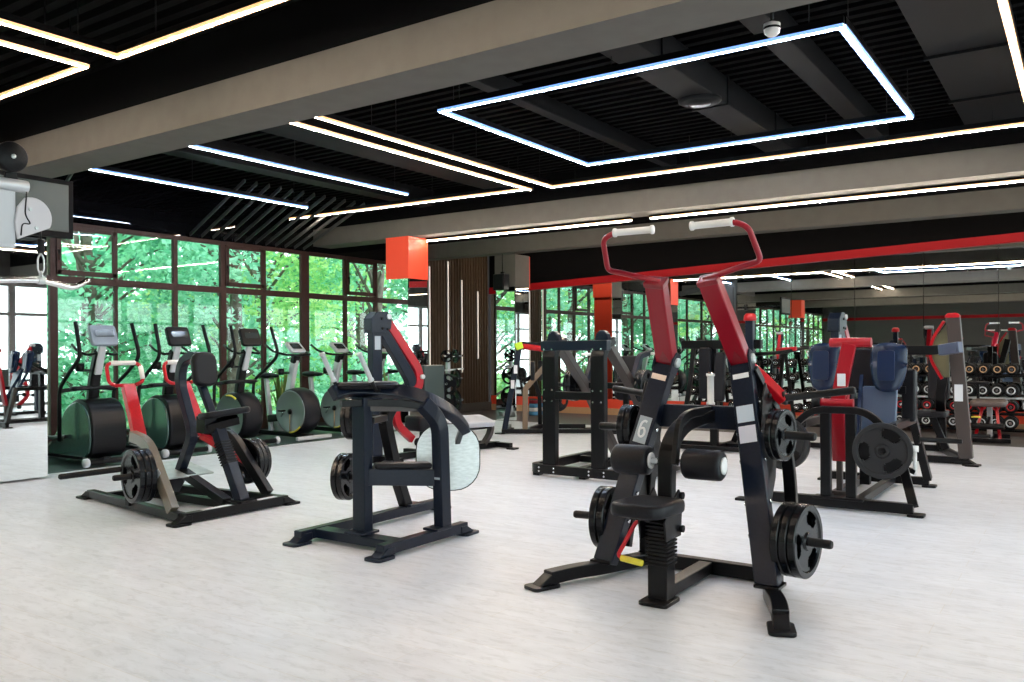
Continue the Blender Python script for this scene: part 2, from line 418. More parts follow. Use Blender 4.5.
# slatted wall between the windows and the mirrors
sl = MB(); sl.box(((13.8 + XM + .3) / 2, YW + .12, 2), (XM + .3 - 13.8, .06, 4.0))
struct('wall_left_slat_backing', sl, mat('slat_backing', (0.02, 0.016, 0.014), 0.8))
sl = MB(); x = 13.90
while x < XM - .03:
    sl.box((x, YW + .045, 2.1), (.022, .09, 3.8)); x += .10
struct('wall_left_slats', sl, SLATW)
struct('baseboard_slats', MB().box(((13.8 + XM) / 2, YW + .03, .1), (XM - 13.8, .1, .2)), WALLP)
for i, (x, z0, z1) in enumerate(((13.86, .3, 3.2), (14.49, .6, 3.36), (14.98, .9, 2.98), (15.58, 1.2, 2.76))):
    o = thing('wall_led_strip', (x, YW - .01, z0), ['leftmost white vertical LED strip at the window end of the slatted wall', 'tallest white vertical LED strip on the brown slatted wall', 'third white vertical LED strip from the windows on the slatted wall', 'shortest white vertical LED strip, nearest the mirrors'][i], 'light strip')
    MB().box((x, YW - .015, (z0 + z1) / 2), (.04, .02, z1 - z0)).build('housing', SILVER, o)
    MB().box((x, YW - .03, (z0 + z1) / 2), (.02, .014, z1 - z0 - .02)).build('diffuser', WALLLED, o)

# mirror-clad pillar at the left edge and two mirrored columns
struct('wall_left_mirrored_pier', MB().box((3.9, 9.9, 2.03), (1.9, .52, 4.0)), WALLP)
for a, b in ((2.96, 3.9), (3.905, 4.86)):
    struct('wall_mirror_pier_panel', MB().box(((a + b) / 2, 9.625, 1.62), (b - a, .03, 3.2)), MIRROR)
def column(x0, y0, s, zm, capmat, back=None):
    cx, cy = x0 + s / 2, y0 + s / 2
    struct('column', MB().box((cx, cy, ZB / 2), (s, s, ZB)), WALLP)
    e = .015
    struct('column_cap', MB().box((cx, cy, (zm + ZB) / 2), (s + .04, s + .04, ZB - zm)), capmat)
    for k, (dx, dy) in enumerate(((-1, 0), (0, -1), (0, 1), (1, 0))):
        mm = back if (back and dx == 1) else MIRROR
        struct('column_mirror' if mm is MIRROR else 'column_panel', MB().box((cx + dx * (s / 2 + e / 2), cy + dy * (s / 2 + e / 2), zm / 2), (e if dx else s, e if dy else s, zm)), mm)
column(10.58, 9.29, .46, 2.60, ORANGE)
column(13.84, 9.36, .46, 2.66, BEIGE, ORANGE)
struct('column_panel_top', MB().box((14.335, 9.59, 2.97), (.03, .5, .64)), ORANGE)
column(-1.96, 9.29, .46, 2.60, ORANGE)
# walls behind the camera: fully glazed, white daylight beyond
def glazed(n, ax, c, a0, a1, step, k0):
    k = k0
    a = a0
    while a < a1 - .1:
        b = min(a + step, a1); fr = MB(); pn = MB()
        def bx(m, u, z, su, sz, th=.1):
            if ax == 'y': m.box((u, c, z), (su, th, sz))
            else: m.box((c, u, z), (th, su, sz))
        for u in (a + .04, b - .04): bx(fr, u, ZT / 2, .08, ZT)
        for z in (.06, .95, 2.4, ZT - .04): bx(fr, (a + b) / 2, z, b - a - .16, .08)
        f = struct('%s_%d' % (n, k), fr, mat('window_grey', (0.2, 0.19, 0.19), 0.5))
        bx(pn, (a + b) / 2, ZT / 2, b - a - .16, ZT - .16, .006); pn.build('glass_pane', GLASS, f)
        a = b; k += 1
    return k
k = glazed('window', 'y', YS, XS, XM, 1.45, 30)
struct('trim_red_band_front', MB().box((XS + .03, (YS + YW) / 2, 2.9), (.06, YW - YS, .15)), REDBAND)
struct('wall_front', MB().box((XS - .1, (YS + YW) / 2, 2), (.2, YW - YS, 4.1)), WALLP)
struct('wall_right_header', MB().box(((XS + XM) / 2, YS - .05, (ZT + ZC) / 2), (XM - XS, .12, ZC - ZT + .1)), WALLP)
# diagonal ceiling fins near the windows
for x0, n in ((8.05, 12), (5.0, 5)):
    for i in range(n):
        x = x0 + i * .21
        o = MB().rsweep([(x, YW - .03, 3.23), (x - .58, 9.5, 3.74)], .022, .05, (1, 0, 0)).build('ceiling_fin', mat('fin_grey', (0.05, 0.05, 0.05), 0.6), None, .004, org=(x, YW - .9, 3.5))
        tag(o, kind='structure')

# LED line lights
def led(p, q, m, label, z=ZL, group=None, hang=True, name='led_line_light'):
    p = V((*p, z)); q = V((*q, z)); d = (q - p).normalized(); c = (p + q) / 2; L_ = (q - p).length
    o = thing(name, c, label, 'light', group)
    ax = axes(d, V((0, 0, 1)).cross(d))
    MB().box(c + V((0, 0, .03 if hang else .019)), (L_ + .05, .06, .05 if hang else .028), ax=ax).build('housing', BLACK, o)
    MB().box(c + V((0, 0, -.011)), (L_ + .03, .010, .022), ax=ax).build('diffuser', m, o)
    sd = ax @ V((0, .0155, 0)); eh = .024 if hang else .015
    MB().box(c + sd + V((0, 0, -.003 + (.02 - eh) / 2)), (L_ + .04, .021, eh), ax=ax).box(c - sd + V((0, 0, -.003 + (.02 - eh) / 2)), (L_ + .04, .021, eh), ax=ax).build('halo_edge', WARMHALO if m is WARMLED else COOLHALO, o)  # tinted lips imitate the halo that spreads around the bright core
    if hang:
        n = max(2, int(L_ / 1.5) + 1)
        for i in range(n):
            t = p + (q - p) * (.06 + .88 * i / (n - 1))
            MB().cyl(t + V((0, 0, .05)), V((t.x, t.y, ZC + .05)), .004, 6).build('hanging_wire', BLACK, o)
W_, B_ = WARMLED, COOLLED
led((-1.5, 5.93), (3.53, 5.93), W_, 'warm white LED line at upper left, meeting the line along the big beam')
led((3.53, -1.5), (3.53, 5.90), W_, 'warm white LED line along the near side of the big beam, upper left')
led((-1.5, 6.33), (3.50, 6.33), W_, 'second warm white LED line at upper left, ending in the pointed corner')
led((3.50, 6.36), (3.50, 9.4), W_, 'warm white LED line at the left edge running back from the pointed corner')
led((4.9, 9.82), (8.85, 9.82), B_, 'cool white LED line above the cardio machines, the one nearest the windows')
led((4.9, 7.86), (8.92, 7.86), B_, 'cool white LED line, second from the windows')
led((4.9, 6.285), (9.66, 6.285), W_, 'warm white LED line, left one of the close pair in the middle')
led((9.6, 6.31), (9.46, 10.86), W_, 'warm white LED line running from the close pair to the window wall')
led((4.9, 5.94), (9.66, 5.94), W_, 'warm white LED line, right one of the close pair in the middle')
led((9.68, .45), (9.68, 5.91), W_, 'warm white LED line running above the middle beam to the right edge')
led((4.9, .434), (9.66, .434), W_, 'warm white LED line at the top right corner of the picture')
led((6.02, 1.38), (6.02, 4.88), B_, 'near side of the cool white LED rectangle')
led((8.765, 1.38), (8.765, 4.88), B_, 'far side of the cool white LED rectangle')
led((6.05, 4.885), (8.74, 4.885), B_, 'left side of the cool white LED rectangle')
led((6.05, 1.375), (8.74, 1.375), B_, 'right side of the cool white LED rectangle')
led((10.98, 5.42), (10.98, 9.2), W_, 'warm white LED line under the middle beam, left of the gap', z=3.265, hang=False)
led((10.98, -1.5), (10.98, 5.09), W_, 'warm white LED line under the middle beam, right of the gap', z=3.265, hang=False)
for xx in (-3.2, -6.6, -10.5):  # added lamps, out of view, to light the room behind the camera
    led((xx, -1.5), (xx, 9.5), W_, 'added warm white LED line behind the camera, line %s from it' % {-3.2: 'nearest', -6.6: 'second', -10.5: 'third'}[xx])
led((14.95, -3.0), (14.95, 11.2), W_, 'added warm white LED line over the rubber floor zone, unseen behind the far beam', z=3.7)  # added lamp, unseen, brightening the racks, slats and column back
# things on the ceiling
o = thing('ceiling_speaker', (7.55, 2.82, 3.74), 'round dark speaker set in the grey duct inside the cool LED rectangle', 'speaker')
MB().lathe([(0, -.03), (.11, -.03), (.12, -.022), (.17, -.022), (.2, -.005), (.2, .02), (0, .02)], (7.55, 3.0, 3.73), (0, 0, 1)).build('rim', DUCT, o)
MB().lathe([(0, -.036), (.1, -.034), (.11, -.02)], (7.55, 3.0, 3.73), (0, 0, 1)).build('grille', BLACK, o)
o = thing('ceiling_sensor', (5.7, 1.75, 3.55), 'small white round sensor hanging beside the big beam at the top', 'sensor')
MB().cyl((5.7, 1.75, 3.58), (5.7, 1.75, 4.05), .012, 8).build('stem', BLACK, o)
MB().lathe([(0, -.05), (.03, -.05), (.05, -.03), (.055, .0), (.055, .03), (.02, .045), (0, .045)], (5.7, 1.75, 3.56), (0, 0, 1)).build('body', WHITE, o)
MB().lathe([(.056, -.008), (.058, 0), (.056, .008)], (5.7, 1.75, 3.56), (0, 0, 1)).build('ring', BLACK, o)

# speakers on the far beam / columns
def wall_speaker(c, label, sz=(.2, .26, .32)):
    o = thing('wall_speaker', c, label, 'speaker')
    MB().box(c, sz).build('cabinet', BLACK, o, .015)
    MB().box((c[0] - sz[0] / 2 - .006, c[1], c[2]), (.012, sz[1] * .85, sz[2] * .88)).build('grille', RUBBER, o, .004)
    MB().box((c[0] + .05, c[1], c[2] + sz[2] / 2 + .02), (.05, .06, .06)).build('bracket', BLACK, o)
    MB().cyl((c[0] + .05, c[1], c[2] + sz[2] / 2 + .04), (c[0] + .05, c[1], 3.3), .008, 6).build('cable', BLACK, o)
    return o
wall_speaker((13.64, 9.56, 2.74), 'black box speaker hung on the left face of the taupe column')

# outdoors: ground, paving and trees
struct('ground_outside', MB().box((6, 50, -1.25), (110, 76, .1)), GRASS)
struct('ground_paving', MB().box((6, -28, -1.2), (110, 48, .1)), PAVE)
struct('ground_paving_side', MB().box((-27, 4, -1.2), (44, 15.5, .1)), PAVE)
def tree(x, y, h, cr, lm, seed, label, n=2600, ls=.17, z0=-1.2):
    r = random.Random(seed)
    o = thing('tree', (x, y, z0), label, 'tree', 'trees outside the windows')
    pts = [V((x, y, z0)), V((x + r.uniform(-.2, .2), y, z0 + h * .35)), V((x + r.uniform(-.4, .4), y + r.uniform(-.3, .3), z0 + h * .8))]
    tb = MB().tube(pts, [.17, .13, .05], seg=8)
    lf = MB(); cl = []
    for k in range(26):
        a = r.uniform(0, 2 * PI); zz = r.uniform(.12, 1.0); rad = cr * math.sqrt(max(.05, 1 - (2 * zz - .9) ** 2 * .7)) * r.uniform(.35, 1)
        c = V((x + math.cos(a) * rad, y + math.sin(a) * rad, z0 + h * zz)); cl.append((c, r.uniform(.55, 1.0)))
        tb.tube([V((x, y, z0 + h * zz * .75)), (V((x, y, z0 + h * zz * .8)) + c) / 2 + V((0, 0, .1)), c], [.05, .03, .012], seg=5)
    for k in range(n):
        c, rr = cl[r.randrange(len(cl))]
        d = V((r.gauss(0, 1), r.gauss(0, 1), r.gauss(0, 1))).normalized() * rr * r.uniform(.3, 1) ** .5
        p = c + d; a = V((r.gauss(0, 1), r.gauss(0, 1), r.gauss(0, .6))).normalized(); b = a.cross(V((r.gauss(0, 1), r.gauss(0, 1), r.gauss(0, 1)))).normalized()
        s_ = ls * r.uniform(.6, 1.4); nn = a.cross(b) * s_ * .12
        lf.add([p - a * s_ * .5, p + b * s_ * .3 - nn, p + a * s_ * .5, p - b * s_ * .3 - nn], [(0, 1, 2), (0, 2, 3)])
    tb.build('trunk', BARK, o); lf.build('foliage', lm, o)
specs = [(3.2, 14.6, LEAFA), (5.4, 16.6, LEAFB), (7.4, 14.6, LEAFA), (9.4, 17.0, LEAFC), (11.2, 14.8, LEAFA), (13.6, 16.8, LEAFB), (15.4, 14.7, LEAFA), (17.6, 17.2, LEAFB), (20.0, 15.0, LEAFA), (6.5, 20.5, LEAFC), (11.5, 21.0, LEAFA), (16.5, 21.5, LEAFC), (22.5, 20.0, LEAFA), (25.5, 25.5, LEAFB), (8.8, 25.0, LEAFB), (14.5, 26.5, LEAFA), (20.0, 27.5, LEAFC), (0.8, 17.0, LEAFC), (0.6, 14.8, LEAFA), (-2.4, 15.8, LEAFB), (-5.4, 14.8, LEAFA), (-8.4, 16.0, LEAFC), (-11.5, 15.0, LEAFA), (-15.0, 16.5, LEAFB), (-19.0, 15.5, LEAFA), (-10.0, 18.5, LEAFA), (-23.0, 14.8, LEAFB), (-27.5, 16.0, LEAFA), (-33.0, 15.0, LEAFC), (-17.0, 19.0, LEAFC), (28.0, 18.5, LEAFA)]
nm = {'leaf_bluegreen': 'blue-green', 'leaf_yellowgreen': 'yellow-green', 'leaf_deepgreen': 'deep green'}
for i, (x, y, lm) in enumerate(specs):
    far = 'just outside the glass' if y < 15.5 else ('a few metres outside' if y < 19 else 'far back outside')
    tree(x, y, 7.5 + (i * 37 % 5) * .6, 2.3 if y < 19 else 3.0, lm, 100 + i, 'leafy %s tree %s, %s from the left in its row' % (nm[lm.name], far, ['first','second','third','fourth','fifth','sixth','seventh','eighth','ninth','tenth','eleventh','twelfth','thirteenth','fourteenth','fifteenth'][min(14, sum(1 for q in specs if q[0] < x and (q[1] < 15.5) == (y < 15.5) and (q[1] < 19) == (y < 19)))]), n=(6500 if x > 2 else 2200) if y < 19 else 4200, ls=(.15 if x > 2 else .26) if y < 19 else .3)

# ============================================================ WEIGHT PLATES
def plate_mesh(r=.225, t=.045, seg=54):
    fr = [(.12, .5), (.22, .5), (.26, .26), (.44, .26), (.5, .26), (.62, .26), (.72, .26), (.8, .3), (.84, .5), (.97, .5), (1.0, .38)]
    nr = len(fr); vs = []
    for sgn in (1, -1):
        for f, h in fr:
            for j in range(seg):
                th = 2 * PI * j / seg
                vs.append((f * r * math.cos(th), f * r * math.sin(th), sgn * h * t))
    def hole(i, j):
        if not (3 <= i <= 6): return False
        a = (j % (seg // 3)) / (seg // 3)
        w = .26 if i in (4, 5) else .2
        return abs(a - .5) < w
    def id_(s, i, j): return (0 if s > 0 else nr * seg) + i * seg + (j % seg)
    fs = []
    for i in range(nr - 1):
        for j in range(seg):
            if hole(i, j): continue
            fs.append((id_(1, i, j), id_(1, i + 1, j), id_(1, i + 1, j + 1), id_(1, i, j + 1)))
            fs.append((id_(-1, i, j + 1), id_(-1, i + 1, j + 1), id_(-1, i + 1, j), id_(-1, i, j)))
            if hole(i + 1, j) : fs.append((id_(1, i + 1, j), id_(-1, i + 1, j), id_(-1, i + 1, j + 1), id_(1, i + 1, j + 1)))
            if i and hole(i - 1, j): fs.append((id_(1, i, j + 1), id_(-1, i, j + 1), id_(-1, i, j), id_(1, i, j)))
            if hole(i, j + 1): fs.append((id_(1, i, j + 1), id_(1, i + 1, j + 1), id_(-1, i + 1, j + 1), id_(-1, i, j + 1)))
            if hole(i, j - 1): fs.append((id_(-1, i, j), id_(-1, i + 1, j), id_(1, i + 1, j), id_(1, i, j)))
    for j in range(seg):
        fs.append((id_(1, nr - 1, j), id_(-1, nr - 1, j), id_(-1, nr - 1, j + 1), id_(1, nr - 1, j + 1)))
        fs.append((id_(1, 0, j + 1), id_(-1, 0, j + 1), id_(-1, 0, j), id_(1, 0, j)))
    me = bpy.data.meshes.new('weight_plate'); me.from_pydata(vs, [], fs); me.materials.append(PLATE)
    me.polygons.foreach_set('use_smooth', [False] * len(fs)); me.update()
    return me
PL = {}
def plate(c, n, r, t, label, group=None, solid=False):
    k = (round(r, 3), round(t, 3), solid)
    if k not in PL:
        PL[k] = plate_mesh(r, t)
        if solid:       # grips are closed recesses on this kind
            m2 = MB().lathe([(r * .2, -t * .25), (r * .8, -t * .25), (r * .8, -t * .2), (r * .2, -t * .2)], (0, 0, 0), (0, 0, 1), 40)
            me = PL[k]; vs = [v.co[:] for v in me.vertices] + [tuple(v) for v in m2.v]; o_ = len(me.vertices); n1 = len(me.polygons)
            fs = [tuple(q.vertices) for q in me.polygons] + [tuple(i + o_ for i in q) for q in m2.f]
            me2 = bpy.data.meshes.new('weight_plate'); me2.from_pydata(vs, [], fs)
            me2.materials.append(mat('plate_grey_rubber', (.016, .016, .018), .4, spec=.3)); me2.materials.append(BLACK)
            me2.polygons.foreach_set('material_index', [0] * n1 + [1] * (len(fs) - n1)); PL[k] = me2
    o = bpy.data.objects.new('weight_plate', PL[k]); C.objects.link(o)
    o.location = c; o.rotation_euler = V(n).to_track_quat('Z', 'Y').to_euler()
    return tag(o, label, 'weight plate', group)
ORD = ['first', 'second', 'third', 'fourth', 'fifth', 'sixth', 'seventh', 'eighth', 'ninth', 'tenth', 'eleventh', 'twelfth']
def plates(c, n, r, t, cnt, where, group, gap=.004, off=0.0):
    """stack on a horn: c is the horn's root, n points outward"""
    n = V(n).normalized(); c = V(c)
    for i in range(cnt):
        q = 'black grip plate on %s' % where if cnt == 1 else 'black grip plate, %s from frame on %s' % (ORD[i], where)
        plate(c + n * (off + t / 2 + i * (t + gap)), n, r, t, q, group)
def bolt(mb, c, n, r=.012, h=.012):
    c, n = V(c), V(n).normalized(); mb.tube([c, c + n * h], r, seg=6)
def bolts(cs, n, par, r=.012, h=.012, m=None, name='bolt'):
    for c in cs: a = MB(); bolt(a, c, n, r, h); a.build(name, m or CHROME, par)
def grip(par, a, b, r, m=None, name='hand_grip', fl=.006):
    a, b = V(a), V(b); d = b - a; L_ = d.length
    MB().lathe([(0, 0), (r + fl, 0), (r + fl, .014), (r, .018), (r, L_ - .018), (r + fl, L_ - .014), (r + fl, L_), (0, L_)], a, d, 18).build(name, m or WHITE, par)
def horn(root, c, n, L_, r=.025, name='weight_horn', m=None):
    n = V(n).normalized(); c = V(c)
    h = MB().tube([c, c + n * .012, c + n * .012, c + n * L_ - n * .012, c + n * L_], [r * 1.9, r * 1.9, r, r, r * .8], seg=16)
    return h.build(name, m or RUBBER, root)
def foot(mb, p, d, wd=.1, L_=.14):
    """sloping foot with a rubber plate at the end of a base tube; p on floor, d horizontal direction outwards"""
    d = V(d).normalized(); s = V((-d.y, d.x, 0)); p = V(p)
    mb.prism([(-L_ * .9, .02), (-L_ * .9, .075), (-.04, .075), (.05, .02)], p, d, (0, 0, 1), wd * .82)
    mb.pad(p + V((0, 0, .01)), (L_ * 1.5, wd * 1.35, .02), ax=axes(d, s), r=.03, er=.004)
LETTER6 = [(0.0, .9), (.5, 1.0), (-.3, .75), (-.5, .3), (-.3, 0), (.2, -.05), (.5, .2), (.35, .5), (0, .58), (-.35, .45)]

# ============================================================ A: WIDE PULLDOWN MACHINE, NUMBER 6
def pulldown():
    yc = 1.96
    o = thing('pulldown_machine', (4.6, yc, 0), 'large front wide pulldown machine with red levers and a number 6 on its left upright', 'gym machine')
    b = MB()
    b.rsweep([(5.02, yc - .46, .05), (5.02, yc + .46, .05)], .07, .085, (1, 0, 0))
    b.rsweep([(4.34, yc, .05), (5.02, yc, .05)], .085, .07, (0, 1, 0))
    for s in (1, -1):
        b.rsweep([(4.24, yc + s * .685, .055), (4.42, yc + s * .62, .06), (4.62, yc + s * .515, .06), (5.02, yc + s * .4, .05)], .085, .075, (.3, s * .95, 0), r=.1)
        foot(b, (4.2, yc + s * .70, 0), (-1, s * .38, 0), .1, .13)
        b.box((4.63, yc + s * .51, .1), (.15, .14, .02))
    b.pad((4.3, yc, .012), (.2, .17, .022), r=.02, er=.005)
    b.build('base_frame', BLACK, o, .006)
    bt = V((4.62, 0, .09)); tp = V((4.955, 0, 1.30))
    for s in (1, -1):
        a = V((bt.x, yc + s * .505, bt.z)); c = V((tp.x, yc + s * .245, tp.z)); d = (c - a).normalized()
        fn = V((-1, 0, .28)); fn = (fn - d * fn.dot(d)).normalized(); sd = d.cross(fn)
        up = MB().rsweep([a, c], .13, .085, sd)
        # rounded ears that carry the pivot
        for e in (1, -1):
            up.prism([(-.05, -.05), (.05, -.05), (.06, .04), (.03, .09), (-.03, .09), (-.06, .04)], c + sd * e * .062, fn, d, .012)
        ub = up.build('upright', NAVY, o, .006)
        for k in (.22, .36, .55, .68):
            for e in (1, -1): bolts([a.lerp(c, k) + sd * e * .065], sd * e, ub)
        MB().cyl(c + d * .03 - sd * .085, c + d * .03 + sd * .085, .03, 18).build('pivot_cap', STEEL, ub, .004)
        def stick(k, w_, h_, m, name='sticker'):
            q = a.lerp(c, k) + fn * .0435
            return MB().prism([(-w_ / 2, -h_ / 2), (w_ / 2, -h_ / 2), (w_ / 2, h_ / 2), (-w_ / 2, h_ / 2)], q, sd, d, .002).build(name, m, ub), q
        if s > 0:
            stick(.93, .1, .035, mat('sticker_tan', (0.75, 0.6, 0.5), 0.5)); st, q = stick(.66, .085, .17, mat('sticker_grey', (0.33, 0.39, 0.45), 0.5), 'number_plate')
            g = MB(); q2 = q + fn * .0025; ux = -sd if sd.y > 0 else sd
            arc = [(.018, .052), (.0, .058), (-.018, .04), (-.022, 0), (-.018, -.036), (0, -.05), (.018, -.036), (.022, -.012), (.012, .008), (0, .012), (-.018, .0)]
            g.tube([q2 + ux * x * .95 + d * y for x, y in arc], .0075, rr=.01, seg=6)
            g.build('digit_six', mat('digit_white', (0.85, 0.87, 0.9), 0.5), ub)
        else:
            stick(.94, .095, .03, PAPER); stick(.76, .1, .1, mat('sticker_blue_grey', (0.5, 0.58, 0.68), 0.5)); stick(.665, .1, .1, mat('sticker_lilac', (0.62, 0.62, 0.72), 0.5))
        # curved rear plate that carries the horns
        n = V((0, 1, 0)); yy = yc + s * .40
        rear = MB()
        R0 = [(4.97, yc + s * .3, 1.28), (5.1, yc + s * .36, 1.08), (5.2, yc + s * .42, .92), (5.16, yc + s * .47, .62), (5.02, yc + s * .52, .40), (4.95, yc + s * .53, .12)]
        rear.rsweep(R0, .07, .05, (0, 1, 0), r=.12)
        rear.prism([(4.72, .38), (4.98, .36), (5.14, .62), (5.18, .9), (5.1, 1.06), (4.96, 1.2), (4.9, 1.1), (4.8, .75)], (0, yc + s * .385, 0), (1, 0, 0), (0, 0, 1), .012)
        for px, pz in ((5.0, 1.12), (5.05, 1.03), (4.98, 1.0), (5.06, .93), (5.0, .88)):
            bolt(rear, (px, yc + s * .392, pz), (0, s, 0), .016, .016)
        rear.build('horn_bracket', BLACK, o, .004)
        # storage horns
        nn = (-.12, s, .0)
        horn(o, (4.80, yc + s * .52, .33), nn, .29); horn(o, (4.93, yc + s * .42, .90), nn, .27)
        # red lever
        pv = c + d * .03; t2 = V((4.64, yc + s * .165, 1.80)); ld = (t2 - pv).normalized()
        lv = MB()
        lf = V((-1, 0, -.2)); lf = (lf - ld * lf.dot(ld)).normalized(); ls = ld.cross(lf)
        lv.rsweep([pv - ld * .03, t2], .118, .085, ls)
        lvo = lv.build('lever', CRIM, o, .008)
        MB().rsweep([t2 - ld * .02, t2 + ld * .014], .128, .095, ls).build('end_cap', DKRED, lvo, .006)
        MB().prism([(-.05, 0), (.05, 0), (.0, .1)], pv + lf * .0428, ls, ld, .002).build('triangle_mark', DKRED, lvo)
        # rear arm of the lever with its load horn
        ra = MB().rsweep([pv, (5.08, yc + s * .35, 1.2), (5.14, yc + s * .44, 1.09)], .05, .085, ls, r=.05)
        ra.build('rear_arm', RED if s < 0 else CRIM, o, .006)
        horn(o, (5.14, yc + s * .44, 1.10), (-.05, s, .14), .42 if s < 0 else .27, .022, 'load_horn')
        hb = MB().tube([t2 + V((0, -s * .03, .0)), (4.63, yc + s * .40, 1.87), (4.62, yc + s * .475, 1.885), (4.50, yc + s * .445, 2.06), (4.49, yc + s * .37, 2.094), (4.50, yc + s * .12, 2.094)], .0165, rr=.05, seg=12)
        hbo = hb.build('handle_bar', CRIM, o)
        grip(hbo, (4.49, yc + s * .365, 2.094), (4.50, yc + s * .115, 2.094), .0205)
    # crossbeam between the uprights
    cbm = MB().rsweep([(4.93, yc - .36, .985), (4.93, yc + .36, .985)], .07, .14, (1, 0, 0))
    cbm.build('crossbeam', NAVY, o, .006)
    p = MB().rsweep([(5.0, yc + .40, .05), (5.0, yc + .40, .5), (5.0, yc + .36, .95)], .08, .08, (0, 1, 0)); p.build('rear_post', BLACK, o, .006)
    sp = MB().rsweep([(4.33, yc, .02), (4.33, yc, .42)], .115, .115, (0, 1, 0))
    sp.build('seat_post', BLACK, o, .006)
    bel = MB()
    for k in range(12): bel.box((4.33, yc, .215 + k * .021), (.135, .135, .012))
    bel.build('post_bellows', RUBBER, o, .003)
    # roller post curving back to the crossbeam
    MB().rsweep([(4.40, yc, .40), (4.42, yc, .84), (4.56, yc - .02, .96), (4.93, yc - .06, 1.0)], .085, .07, (0, 1, 0), r=.12).build('roller_post', BLACK, o, .006)
    MB().rsweep([(4.36, yc - .07, .76), (4.42, yc - .07, .99), (4.56, yc - .07, 1.03), (4.88, yc - .07, 1.03)], .03, .05, (0, 1, 0), r=.08).build('roller_bracket', BLACK, o, .004)
    MB().cyl((4.42, yc - .15, .765), (4.42, yc + .15, .765), .02, 12).build('roller_axle', CHROME, o)
    for s in (1, -1):
        y0, y1 = yc + s * .105, yc + s * .325
        n = (0, s, 0)
        r = MB().lathe([(0, 0), (.07, 0), (.083, .012), (.085, .03), (.085, .19), (.083, .208), (.07, .22), (0, .22)], (4.42, y0, .765), n)
        ro = r.build('roller_pad', VINYL, o)
        MB().lathe([(.0, .0), (.045, .0), (.048, -.008), (.03, -.01), (.0, -.01)], (4.42, y1, .765), (0, -s, 0)).build('roller_cap', WHITE, ro)
        MB().lathe([(.0, .0), (.045, .0), (.048, -.008), (.03, -.01), (.0, -.01)], (4.42, y0, .765), (0, s, 0)).build('roller_cap', WHITE, ro)
    # seat
    MB().pad((4.165, yc + .0, .55), (.4, .3, .075), ax=axes((1, 0, -.03), (0, 1, 0)), r=.07, er=.022).build('seat', VINYL, o)
    MB().box((4.2, yc, .51), (.28, .12, .03)).prism([(4.22, .36), (4.42, .36), (4.44, .56), (4.4, .62), (4.28, .55), (4.2, .47)], (0, yc - .075, 0), (1, 0, 0), (0, 0, 1), .012).prism([(4.22, .36), (4.42, .36), (4.44, .56), (4.4, .62), (4.28, .55), (4.2, .47)], (0, yc + .075, 0), (1, 0, 0), (0, 0, 1), .012).build('seat_carriage', BLACK, o, .003)
    for px, pz in ((4.41, .4), (4.42, .585), (4.42, .53)): MB().tube([(4.41, yc - .08, pz), (4.41, yc - .1, pz)], .02, seg=12).build('knob', RUBBER, o)
    MB().tube([(4.28, yc + .07, .46), (4.26, yc + .12, .44), (4.2, yc + .2, .26), (4.2, yc + .18, .245)], .012, rr=.02).build('adjuster_lever', RED, o)
    MB().tube([(4.2, yc + .18, .245), (4.19, yc + .05, .235)], .018, seg=12).build('adjuster_grip', YEL, o)
    # vertical chrome and white grip standing on the crossbeam
    MB().cyl((4.93, yc - .06, 1.04), (4.93, yc - .06, 1.26), .014, 12).build('grip_rod', CHROME, o)
    grip(o, (4.93, yc - .06, 1.06), (4.93, yc - .06, 1.25), .02, name='upright_grip')
    g = 'plates stored on the pulldown machine'
    plates((4.80, yc + .52, .33), (-.12, 1, 0), .195, .045, 2, 'the lower left horn of the pulldown', g, off=.02)
    plates((4.80, yc - .52, .33), (-.12, -1, 0), .205, .045, 3, 'the lower right horn of the pulldown', g, off=.02)
    plates((4.93, yc + .42, .90), (-.12, 1, 0), .145, .04, 2, 'the upper left horn of the pulldown', g, off=.02)
    plates((4.93, yc - .42, .90), (-.12, -1, 0), .15, .035, 2, 'the upper right horn of the pulldown', g, off=.03)
pulldown()

